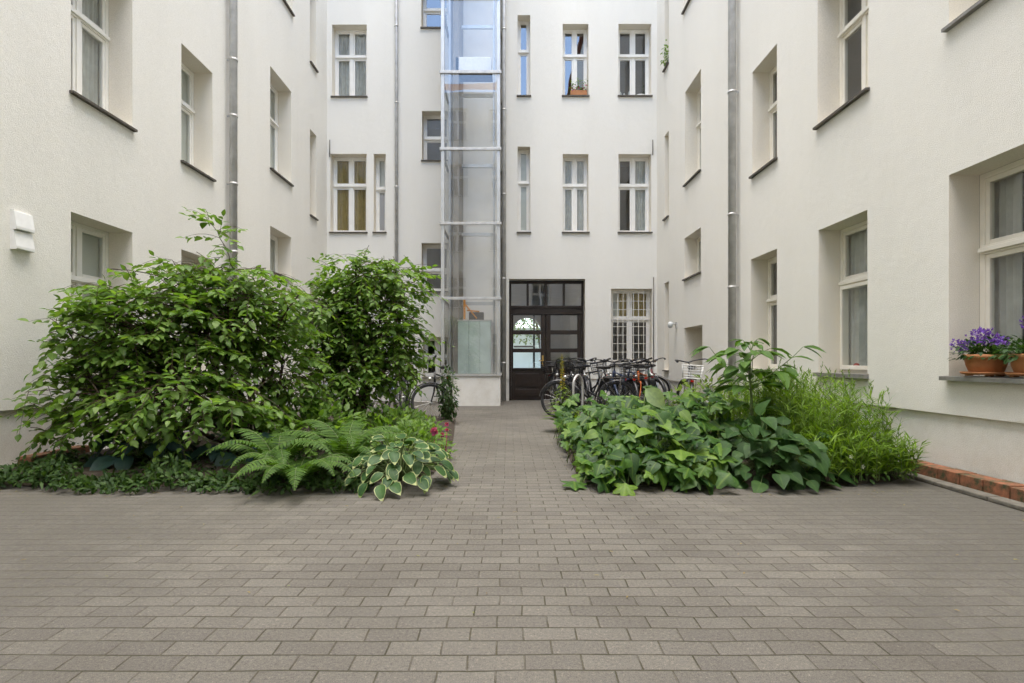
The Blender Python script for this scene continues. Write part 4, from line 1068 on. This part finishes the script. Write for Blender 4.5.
for (x, y, z, sz) in ((-.76, 5.72, .33, .055), (-.70, 5.9, .27, .035), (-.62, 5.6, .36, .025), (-.68, 6.1, .36, .03)):
    fl = MB()
    for k in range(26):
        d = rdir(); d.y = -abs(d.y); fl.leaf(V3((x, y, z)), d, rdir(), sz * rnd(.7, 1), sz * .8, ELL3, .2, .4)
    fl.tube([(x - .02, y + .06, .05), (x, y + .01, z)], .003, 4)
    build('bloom', fl, M['f_pink'], pk, (x, y, z))
bushy('climbing_plant', (-1.02, 9.35, .03), 'column of small climbing leaves beside the bike at the end of the left bed', (-1.02, 9.35, .45), (.17, .17, .50), 520, (.04, .075), 'l_cover', .6, droop=.5)
# ground cover under the wide shrub
lv = MB()
for k in range(4600):
    x = rnd(-4.55, -1.15); y = rnd(4.42 + .18 * max(0, -x - 3.4), 5.9)
    if rnd(0, 1) < .3: y = rnd(4.42 + .07 * math.sin(x * 4.3) + .05 * math.sin(x * 11) + .18 * max(0, -x - 3.4), 4.8)
    h = min(1, (y - 4.3) * 3) * (.10 + .07 * math.sin(x * 6 + y * 4) + .06 * math.sin(x * 13.7) * math.sin(y * 9))
    lv.leaf(V3((x, y, .03 + rnd(.2, 1) * max(.02, h))), rdir() + V3((0, -.3, 0)), V3((rnd(-.5, .5), rnd(-.8, .2), 1)), rnd(.035, .08), rnd(.02, .042), ELL3, .1, .3)
tag(build('ground_cover', lv, M['l_cover'], None, (-3.2, 5, 0)), 'low ground cover spreading under the wide shrub', 'ground cover', kind='stuff')
# mullein
lv, st, fl = MB(), MB(), MB(); b = V3((.80, 8.3, .03))
st.tube([b, b + V3((.0, 0, .6)), b + V3((-.02, 0, 1.10))], [.014, .011, .003], 6)
for k in range(70):
    t = k / 70; z = .05 + .62 * t; an = k * 2.4; h = V3((math.cos(an), math.sin(an), 0)); l = .26 * (1 - t) + .09
    lv.leaf(b + V3((0, 0, z)), h + V3((0, 0, .6 * (1 - t) + .2)), V3((0, 0, 1)), l, l * .34, ELL, .1, .5)
for k in range(240):
    t = rnd(0, 1) ** 1.3; z = .60 + .52 * t; an = rnd(0, 6.28); h = V3((math.cos(an), math.sin(an), .2)); r_ = .026 * (1 - t) + .003
    fl.leaf(b + V3((-.02 * t, 0, z)) + h * r_ * .5, h, V3((0, 0, 1)), .016 + r_ * .6, .02, ELL3, .1, .2)
plant('mullein', (.80, 8.3, .03), 'mullein with a yellow flower spike at the head of the right bed', 'plant', [('stem', st, M['stem']), ('leaves', lv, M['l_yellow']), ('flowers', fl, M['f_yellow'])])
# fallen bits on the paving
lv = MB()
for k in range(260):
    x, y = rnd(-4.4, 3.5), (rnd(2.0, 4.6) if k < 60 else 4.55 - abs(random.gauss(0, .16)))
    if k > 60 and abs(x) < .75: y = rnd(4.6, 9); x = random.choice((-1, 1)) * rnd(.5, .62)
    an = rnd(0, 6.28); s = rnd(.012, .03); lv.leaf(V3((x, y, .006)), V3((math.cos(an), math.sin(an), .1)), V3((0, 0, 1)), s, s * .35, ELL3, .2, .1)
lv2 = lv
tag(build('fallen_leaves', lv, M['dry_leaf']), kind='stuff')
# tree beyond the passage
lv, tr = MB(), MB()
for k in range(2600):
    d = rdir(); p = V3((1.2, 31, 3.6)) + V3((d.x * 4.2, d.y * 1.5, d.z * 1.6)) * rnd(0, 1) ** .4
    lv.leaf(p, rdir(), V3((rnd(-.5, .5), -.4, 1)), rnd(.14, .24), rnd(.09, .15), ELL3, .1, .2)
tr.tube([(1.9, 31, 0), (1.8, 31, 1.6), (1.4, 31, 3.8)], [.13, .1, .05], 8)
plant('yard_tree', (1.9, 31, 0), 'leafy tree beyond the passage glimpsed through the left door panes', 'tree', [('trunk', tr, M['bark']), ('crown', lv, M['l_yellow'])])

# ------------------------------------------------------------------ pots
def pot(loc, r, h, label, n, fmat, nf, pr):
    t = thing('potted_plant', loc, label, 'potted plant', 'flower pots on the right sill'); b = V3(loc)
    mb = MB(); mb.lathe([(.001, .012), (r * 1.05, .012), (r * 1.18, .022), (r * 1.2, .035), (r * 1.12, .035), (r * 1.0, .02)], 28, b)
    for an in (0, 2.1, 4.2): mb.box(b.x + math.cos(an) * r * .8 - .02, b.x + math.cos(an) * r * .8 + .02, b.y + math.sin(an) * r * .8 - .02, b.y + math.sin(an) * r * .8 + .02, b.z, b.z + .014)
    build('saucer', mb, M['terra'], t, loc)
    mb = MB(); mb.lathe([(.001, .022), (r * .66, .022), (r * .80, h * .22), (r * .93, h * .5), (r * 1.0, h * .80), (r * 1.04, h * .82), (r * 1.05, h), (r * .95, h), (r * .93, h * .85), (.001, h * .84)], 28, b); build('pot', mb, M['terra'], t, loc)
    lv, fl = MB(), MB(); c = b + V3((0, 0, h))
    for k in range(n):
        d = rdir(); d.z = abs(d.z) * 1.0 - .25
        p = c + V3((d.x * pr, d.y * pr, d.z * pr * .85)) * rnd(.25, 1)
        lv.leaf(p, d + rdir() * .6, V3((rnd(-.4, .4), rnd(-.4, .4), 1)), rnd(.03, .06), rnd(.018, .036), ELL3, .1, .3)
        if k % 4 == 0: lv.tube([c + V3((rnd(-.05, .05), rnd(-.05, .05), -.02)), p], .0015, 3)
    build('foliage', lv, M['l_heart'], t, loc)
    for (ox, oy, oz, sp, m) in nf:
        for k in range(m):
            p = c + V3((ox, oy, oz)) + V3((rnd(-1, 1), rnd(-1, 1), rnd(-.8, .9))) * sp
            for q in range(4): fl.leaf(p, rdir(), rdir(), rnd(.014, .022), .013, ELL3, .0, .2)
    build('flowers', fl, M[fmat], t, loc)
    return t
pot((3.97, 4.66, .925), .145, .18, 'terracotta bowl of purple flowers on the right sill, whole in the photo', 420, 'f_purple',
    [(-.03, .02, .15, .075, 110), (-.08, .14, .07, .06, 80), (0, -.08, .12, .055, 34), (-.02, -.20, .10, .04, 14)], .24)
pot((3.99, 4.28, .925), .125, .18, 'terracotta pot of dense green leaves on the right sill, cut by the photo edge', 460, 'f_purple', [(.02, .06, .24, .05, 10)], .22)
# flower box on the rear window sill
mb = MB(); zb = 8.035
t = thing('flower_box', (1.78, 14.76, zb), 'small flower box with orange blooms on an upper rear window sill', 'flower box')
mb.box(1.62, 2.05, 14.70, 14.83, zb, zb + .13); build('box', mb, M['terra'], t, (1.78, 14.76, zb), bevel=.006)
lv, fl = MB(), MB()
for k in range(130):
    p = V3((rnd(1.62, 2.05), rnd(14.69, 14.84), zb + .13 + rnd(0, .20) * (1.6 if 1.85 < 1.9 else 1)))
    lv.leaf(p, rdir(), V3((0, -.4, 1)), rnd(.04, .08), .04, ELL3, .1, .2)
for k in range(26): fl.leaf(V3((rnd(1.62, 2.05), 14.69, zb + .12 + rnd(0, .12))), rdir(), rdir(), .04, .03, ELL3, .1, .2)
build('foliage', lv, M['l_yellow'], t, (1.78, 14.76, zb)); build('flowers', fl, M['f_pink'], t, (1.78, 14.76, zb))
# trailing plant on the slit window of the right wing
lv = MB(); st = MB()
mb = MB(); mb.box(XR + .02, XR + .15, 13.68, 13.94, 8.345, 8.47)
t = thing('sill_plant', (XR + .08, 13.8, 8.345), 'trailing plant on the slit window sill high on the right wing', 'potted plant')
build('pot', mb, M['steel_dark'], t, (XR + .08, 13.8, 8.345), bevel=.01)
for k in range(130):
    p = V3((XR + .03 + rnd(-.12, .10), 13.8 + rnd(-.14, .14), 8.42 + rnd(-.12, .55) * rnd(.3, 1)))
    lv.leaf(p, rdir(), V3((0, -.3, 1)), rnd(.05, .1), .05, ELL3, .1, .2)
build('foliage', lv, M['l_bush'], t, (XR + .08, 13.8, 8.345))
# bottles and a dish inside the upper right rear window
for k, (x, h, lab) in enumerate(((2.99, .30, 'slim glass bottle nearest the left side of an upper rear window'), (3.09, .24, 'short glass bottle in the middle of three behind an upper pane'), (3.23, .33, 'tall glass bottle beside the mullion of an upper rear window'))):
    mb = MB(); mb.lathe([(.001, 0), (.035, 0), (.036, h * .5), (.014, h * .72), (.012, h), (.001, h)], 12, (x, 15.045, 8.07))
    tag(build('bottle', mb, M['glassb'], None, (x, 15.045, 8.07)), lab, 'bottle', 'bottles in the upper window')
mb = MB(); mb.lathe([(.001, 0), (.09, 0), (.15, .09), (.14, .095), (.08, .02), (.001, .02)], 16, (3.52, 15.045, 8.07))
tag(build('dish', mb, M['white'], None, (3.52, 15.045, 8.07)), 'white dish inside an upper rear window right of the bottles', 'dish')
mb = MB(); mb.ball((XR + RD + .085, 6.83, .985), .04, 12, 8); tag(build('ornament', mb, M['red'], None, (XR + RD + .085, 6.83, .945)), 'small dark red ball inside the right ground floor window', 'ornament')
mb = MB(); mb.lathe([(.001, 0), (.05, 0), (.055, .25), (.04, .32), (.001, .32)], 14, (XR + RD + .09, 6.5, .945)); tag(build('vase', mb, M['amber'], None, (XR + RD + .09, 6.5, .945)), 'tall amber vase inside the right ground floor window', 'vase')
# ------------------------------------------------------------------ bicycles
def catmull(pts, n=6):
    P = [V3(p) for p in pts]; P = [P[0] * 2 - P[1]] + P + [P[-1] * 2 - P[-2]]; out = []
    for k in range(1, len(P) - 2):
        for q in range(n):
            t = q / n; a, b, c, d = P[k - 1:k + 3]
            out.append(.5 * ((2 * b) + (c - a) * t + (2 * a - 5 * b + 4 * c - d) * t * t + (3 * b - a - 3 * c + d) * t ** 3))
    out.append(P[-2]); return out
def bike(loc, heading, label, paint='blackp', step=False, steer=0.0, basket=None, rack=True, guard='blackp', lean=4, bars='city', grip='rubber', seat='saddle', rim='rubber', bags=False):
    """x forward, wheels on z = 0; front axle over the origin so that the front wheel stands where loc says"""
    t = thing('bicycle', loc, label, 'bicycle', 'bicycles parked around the courtyard')
    t.rotation_euler = (R(lean), 0, heading)
    wr = .345; rx = -1.05
    def part(n, mb, m, p=t, bevel=0):
        o = build(n, mb, M[m], None, (0, 0, 0), True, bevel); o.parent = p; return o
    bb, st, hb, ht = V3((-.62, 0, .29)), V3((-.76, 0, .78)), V3((-.165, 0, .66)), V3((-.225, 0, .86))
    mb = MB()
    mb.tube([bb, st], .016, 8); mb.tube([hb, ht], .02, 8); mb.tube([hb + V3((-.01, 0, .02)), bb], .019, 8)
    if step: mb.tube(catmull([ht + V3((0, 0, -.10)), (-.42, 0, .58), (-.60, 0, .45), (-.672, 0, .42)]), .015, 8)
    else: mb.tube([ht + V3((.005, 0, -.03)), st + V3((0, 0, -.02))], .016, 8)
    for s in (-1, 1):
        mb.tube([(rx, s * .06, wr), (-.66, s * .03, .30)], .009, 6); mb.tube([(rx, s * .06, wr), (-.755, s * .022, .74)], .008, 6)
    part('frame', mb, paint)
    def turn(mb):           # the front end turns about the head tube
        ax = (ht - hb).normalized(); m = Matrix.Translation(hb) @ Matrix.Rotation(steer, 4, ax) @ Matrix.Translation(-hb)
        mb.v = [m @ v for v in mb.v]; return mb
    def wheel(cx, f):
        tm = turn if f else (lambda q: q)
        mb = MB(); mb.torus((cx, 0, wr), wr - .022, .022, n=40, m=8)
        w = part('wheel', tm(mb), 'rubber')
        mb = MB(); mb.torus((cx, 0, wr), wr - .043, .012, n=40, m=6, flat=1.1); part('rim', tm(mb), rim, w)
        mb = MB()
        for k in range(18):
            a = 2 * math.pi * k / 18; s = .028 if k % 2 else -.028
            mb.tube([(cx + .018 * math.cos(a + .6), s, wr + .018 * math.sin(a + .6)), (cx + (wr - .05) * math.cos(a), 0, wr + (wr - .05) * math.sin(a))], .0018, 3, cap=False)
        mb.tube([(cx, -.05, wr), (cx, .05, wr)], .022, 10); part('spokes', tm(mb), 'chrome', w)
        g = MB(); n = 22; a0, a1 = (.15, 2.9) if f else (-.1, 2.9)
        pr = [(-.03, -.012), (-.02, .004), (0, .008), (.02, .004), (.03, -.012)]
        for k in range(n + 1):
            a = a0 + (a1 - a0) * k / n
            for (h, dr) in pr: g.v.append(V3((cx + (wr + .022 + dr) * math.cos(a), h, wr + (wr + .022 + dr) * math.sin(a))))
        for k in range(n):
            for j in range(4): g.f.append((k * 5 + j, k * 5 + j + 1, k * 5 + j + 6, k * 5 + j + 5)); g.mi.append(0); g.sm.append(True)
        part('mudguard', tm(g), guard)
    wheel(0, True); wheel(rx, False)
    mb = MB()
    mb.tube([hb + V3((.0, -.05, -.01)), hb + V3((0, .05, -.01))], .014, 6)
    for s in (-1, 1): mb.tube(catmull([hb + V3((0, s * .05, -.01)), (-.10, s * .052, .50), (0, s * .05, wr)], 4), .011, 6)
    part('fork', turn(mb), paint)
    mb = MB(); mb.tube([ht, ht + V3((-.03, 0, .13)), ht + V3((.03, 0, .17))], .013, 8)
    c = ht + V3((.03, 0, .17))
    if bars == 'city': pts = [c + V3((-.22, s * .29, .02)) if abs(s) == 1 else c for s in (-1, 0, 1)]; pts = [c + V3((-.24, -.29, .02)), c + V3((-.09, -.28, .05)), c + V3((.02, -.14, .03)), c, c + V3((.02, .14, .03)), c + V3((-.09, .28, .05)), c + V3((-.24, .29, .02))]
    else: pts = [c + V3((-.06, -.32, .03)), c + V3((-.02, -.16, .01)), c, c + V3((-.02, .16, .01)), c + V3((-.06, .32, .03))]
    cp = catmull(pts); mb.tube(cp, .0115, 8)
    h_ = part('handlebar', turn(mb), 'blackp')
    for s in (0, -1):
        mb = MB(); e = cp[s]; q = cp[3] if s == 0 else cp[-4]; mb.tube([e, e.lerp(q, .9)], .017, 8)
        f = e.lerp(q, 1.2); mb.tube([f, f + (e - q).normalized() * .10 + V3((.04, 0, -.02))], .006, 5); part('grip', turn(mb), grip, h_)
    # saddle on its post
    mb = MB(); mb.tube([st, st + V3((-.035, 0, .14))], .013, 8); part('seat_post', mb, 'chrome')
    mb = MB(); sp = st + V3((-.035, 0, .16)); prof = [(-.13, .05, .02), (-.11, .085, .035), (-.05, .08, .035), (.02, .045, .03), (.10, .025, .025), (.14, .015, .015)]
    for (x, w, h) in prof:
        for j in range(8):
            a = 2 * math.pi * j / 8; mb.v.append(sp + V3((x, w * math.cos(a), h * math.sin(a))))
    for k in range(5):
        for j in range(8): mb.f.append((k * 8 + j, k * 8 + (j + 1) % 8, k * 8 + 8 + (j + 1) % 8, k * 8 + 8 + j)); mb.mi.append(0); mb.sm.append(True)
    mb.f += [tuple(range(8)), tuple(range(40, 48))]; mb.mi += [0, 0]; mb.sm += [False, False]
    part('saddle', mb, seat)
    mb = MB(); y = .05
    mb.torus((bb.x, y, bb.z), .085, .006, n=24, m=6); mb.torus((bb.x, y, bb.z), .06, .005, n=20, m=4); mb.tube([(bb.x, -.07, bb.z), (bb.x, .07, bb.z)], .02, 8)
    for s in (-1, 1):
        e = bb + V3((s * .12, s * .075, -s * .12)); mb.tube([bb + V3((0, s * .07, 0)), e], .01, 6)
        mb.box(e.x - .045, e.x + .045, e.y + (0 if s > 0 else -.09), e.y + (.09 if s > 0 else 0), e.z - .012, e.z + .012)
    mb.tube([(bb.x, y, bb.z + .085), (rx, y, wr + .035)], .005, 4); mb.tube([(bb.x, y, bb.z - .085), (rx, y, wr - .035)], .005, 4)
    part('crankset', mb, 'steel_dark')
    if rack:
        mb = MB(); z = .745
        for s in (-1, 1):
            mb.tube([(-.80, s * .05, z), (-1.18, s * .065, z)], .006, 6); mb.tube([(-1.10, s * .065, z), (rx, s * .07, wr)], .005, 6)
        mb.tube([(-1.18, -.065, z), (-1.18, .065, z)], .006, 6); mb.tube([(-1.0, -.06, z), (-1.0, .06, z)], .005, 6); mb.tube([(-.9, -.055, z), (-.9, .055, z)], .005, 6)
        r_ = part('rear_rack', mb, 'steel_dark')
        mb = MB(); mb.box(-1.20, -1.188, -.025, .025, z - .045, z - .01); part('rear_light', mb, 'red', r_)
    mb = MB(); p = hb + V3((.06, 0, .10)); mb.lathe([(.001, -.035), (.03, -.03), (.035, .02), (.001, .03)], 12, p); mb.tube([hb + V3((0, 0, .08)), p], .006, 5)
    part('headlight', turn(mb), 'chrome')
    mb = MB(); mb.tube([(-.70, .04, .27), (-.78, .16, .02)], .008, 6); part('kickstand', mb, 'chrome')
    if bags:
        for s in (-1, 1):
            mb = MB(); y0, y1 = sorted((s * .085, s * .20)); mb.box(-1.20, -.86, y0, y1, .40, .72); part('pannier', mb, 'saddle', bevel=.03)
    if basket:
        mb = MB(); x0, x1, w, z0, z1 = (.0, .24, .17, .80, 1.03) if basket[1] == 'front' else (-1.22, -.86, .17, .76, .98)
        for q in range(6):
            z = z0 + (z1 - z0) * q / 5; f = .85 + .15 * q / 5; xm = (x0 + x1) / 2; hx = (x1 - x0) / 2 * f; wy = w * f
            mb.tube([(xm - hx, -wy, z), (xm + hx, -wy, z), (xm + hx, wy, z), (xm - hx, wy, z), (xm - hx, -wy, z)], .004 if q < 5 else .008, 4)
        for q in range(9):
            for s in (-1, 1):
                y_ = w * (q / 4 - 1); x_ = x0 + (x1 - x0) * q / 8; xm = (x0 + x1) / 2
                mb.tube([(xm + s * (x1 - x0) / 2 * .85, y_ * .85, z0), (xm + s * (x1 - x0) / 2, y_, z1)], .003, 3)
                mb.tube([(xm + (x_ - xm) * .85, s * w * .85, z0), (x_, s * w, z1)], .003, 3)
        mb.box(x0 + .02, x1 - .02, -w * .85, w * .85, z0 - .004, z0 + .004)
        part('basket', turn(mb) if basket[1] == 'front' else mb, basket[0])
    return t
Q = math.pi
bike((.92, 10.2, 0), Q - .10, 'black city bike parked side on nearest the door, front wheel towards the path', 'blackp', step=True, lean=5)
bike((1.30, 11.2, 0), -Q / 2 - .25, 'black bike with a wire front basket beside the path hoop', 'blackp', basket=('blackp', 'front'), steer=.3, lean=5, bags=True)
bike((1.66, 11.5, 0), -Q / 2 + .15, 'silver framed bike second along the row of parked bikes', 'silverp', step=True, steer=-.25)
bike((1.98, 11.3, 0), Q / 2 + .2, 'dark blue bike standing with its back wheel towards the bed', 'bluep', steer=.2, basket=('blackp', 'rear'))
bike((2.26, 11.55, 0), -Q / 2 - .1, 'black sports bike with straight bars left of the orange bike', 'blackp', bars='flat', steer=.35, bags=True)
bike((1.12, 11.9, 0), -Q / 2 + .1, 'black bike with a black rear basket close to the door', 'blackp', basket=('blackp', 'rear'), steer=-.3)
bike((1.5, 12.2, 0), Q / 2 - .2, 'black step through bike with its back to the bed behind the silver one', 'blackp', step=True, steer=.2, basket=('blackp', 'front'))
bike((2.1, 12.3, 0), -Q / 2 + .25, 'black bike with a wide handlebar in the second row', 'blackp', steer=-.35, bars='flat', basket=('blackp', 'front'))
bike((2.45, 12.0, 0), Q / 2 + .12, 'dark bike with side bags left behind the orange one', 'bluep', steer=.25, bags=True)
bike((2.86, 12.1, 0), -Q / 2 - .18, 'black bike right behind the orange one', 'blackp', steer=.4, step=True, bags=True)
bike((2.45, 10.5, 0), -Q / 2 - .5, 'orange framed bike facing the camera before the barred window', 'orangep', steer=-.25, guard='blackp', bars='flat', lean=6)
bike((3.0, 11.5, 0), -Q / 2 + .1, 'bottle green bike with tan grips right of the orange bike', 'greenp', step=True, steer=.3, grip='tan')
bike((3.28, 12.7, 0), -Q / 2 - .3, 'wine red bike against the rear wall below the slit window', 'redp', steer=-.3)
bike((2.45, 13.25, 0), .08, 'black bike parked side on along the rear wall behind the row', 'blackp', steer=.2)
bike((3.55, 13.6, 0), .05, 'silver bike parked side on below the barred window', 'silverp', steer=-.2, guard='silverp')
bike((3.30, 10.5, 0), Q / 2 - .25, 'bike with a white wire basket beside the cellar niche', 'silverp', basket=('white', 'rear'), steer=.35, bars='city')
bike((-1.27, 9.6, 0), -Q / 2 - .12, 'black bike with its wheel turned at the path end of the left bed', 'blackp', steer=-1.15, bars='flat', lean=4)
bike((-2.05, 10.9, 0), -Q / 2 + .1, 'black bike behind the rounded shrub', 'blackp', steer=.3)
bike((-2.5, 11.0, 0), -Q / 2 - .15, 'dark bike with chrome mudguards half hidden by the shrub leaves', 'bluep', step=True, guard='chrome', steer=-.3)
bike((-3.6, 10.7, 0), -Q / 2 + .25, 'bike with silver mudguards deep behind the two shrubs', 'silverp', guard='chrome', step=True)
mb = MB(); mb.tube(catmull([(1.12, 9.75, 0), (1.12, 9.75, .55), (1.14, 9.78, .72), (1.22, 9.9, .80), (1.30, 10.02, .72), (1.32, 10.05, .55), (1.32, 10.05, 0)], 6), .022, 10)
tag(build('bike_stand', mb, M['zinc'], None, (1.2, 9.9, 0)), 'galvanised hoop stand beside the mullein', 'bike stand')

# ------------------------------------------------------------------ light, camera
w = bpy.data.worlds.new('World'); sc.world = w; w.use_nodes = True
N, L = w.node_tree.nodes, w.node_tree.links
bg = N['Background']
sky = N.new('ShaderNodeTexSky'); sky.sky_type = 'NISHITA'; sky.sun_disc = False
EL, AZ = R(84), R(180)          # high, soft midday sun
sky.sun_elevation = EL; sky.sun_rotation = AZ; sky.air_density = 1.0; sky.dust_density = .4; sky.ozone_density = 2.0
L.new(sky.outputs[0], bg.inputs['Color']); bg.inputs['Strength'].default_value = .15
sd = bpy.data.lights.new('sun', 'SUN'); sd.energy = 1.5; sd.angle = R(60); sd.color = (1, .93, .82)
so = bpy.data.objects.new('sun', sd); COL.objects.link(so)
d = V3((math.sin(AZ) * math.cos(EL), math.cos(AZ) * math.cos(EL), math.sin(EL)))     # towards the sun
so.rotation_euler = d.to_track_quat('Z', 'Y').to_euler(); so.location = (0, 0, 30)
cd = bpy.data.cameras.new('camera'); cam = bpy.data.objects.new('camera', cd); COL.objects.link(cam); sc.camera = cam
cam.location = (0, 0, 1.05); cam.rotation_euler = (R(90), 0, 0)
cd.sensor_width = 36; cd.lens = 36 * 560 / 1024; cd.shift_x = 3 / 1024; cd.shift_y = 19.5 / 1024; cd.clip_start = .05; cd.clip_end = 1000
vs = sc.view_settings; vs.view_transform = 'Standard'; vs.look = 'None'; vs.gamma = 1; vs.exposure = 2.61
vs.use_white_balance = True; vs.white_balance_temperature = 7020; vs.white_balance_tint = 10
sc.render.engine = 'CYCLES'
cy = sc.cycles; cy.use_denoising = True; cy.max_bounces = 10; cy.diffuse_bounces = 8; cy.glossy_bounces = 4; cy.transparent_max_bounces = 16; cy.transmission_bounces = 4
cy.caustics_reflective = False; cy.caustics_refractive = False; cy.sample_clamp_indirect = 4
cy.use_adaptive_sampling = True; cy.adaptive_threshold = .02
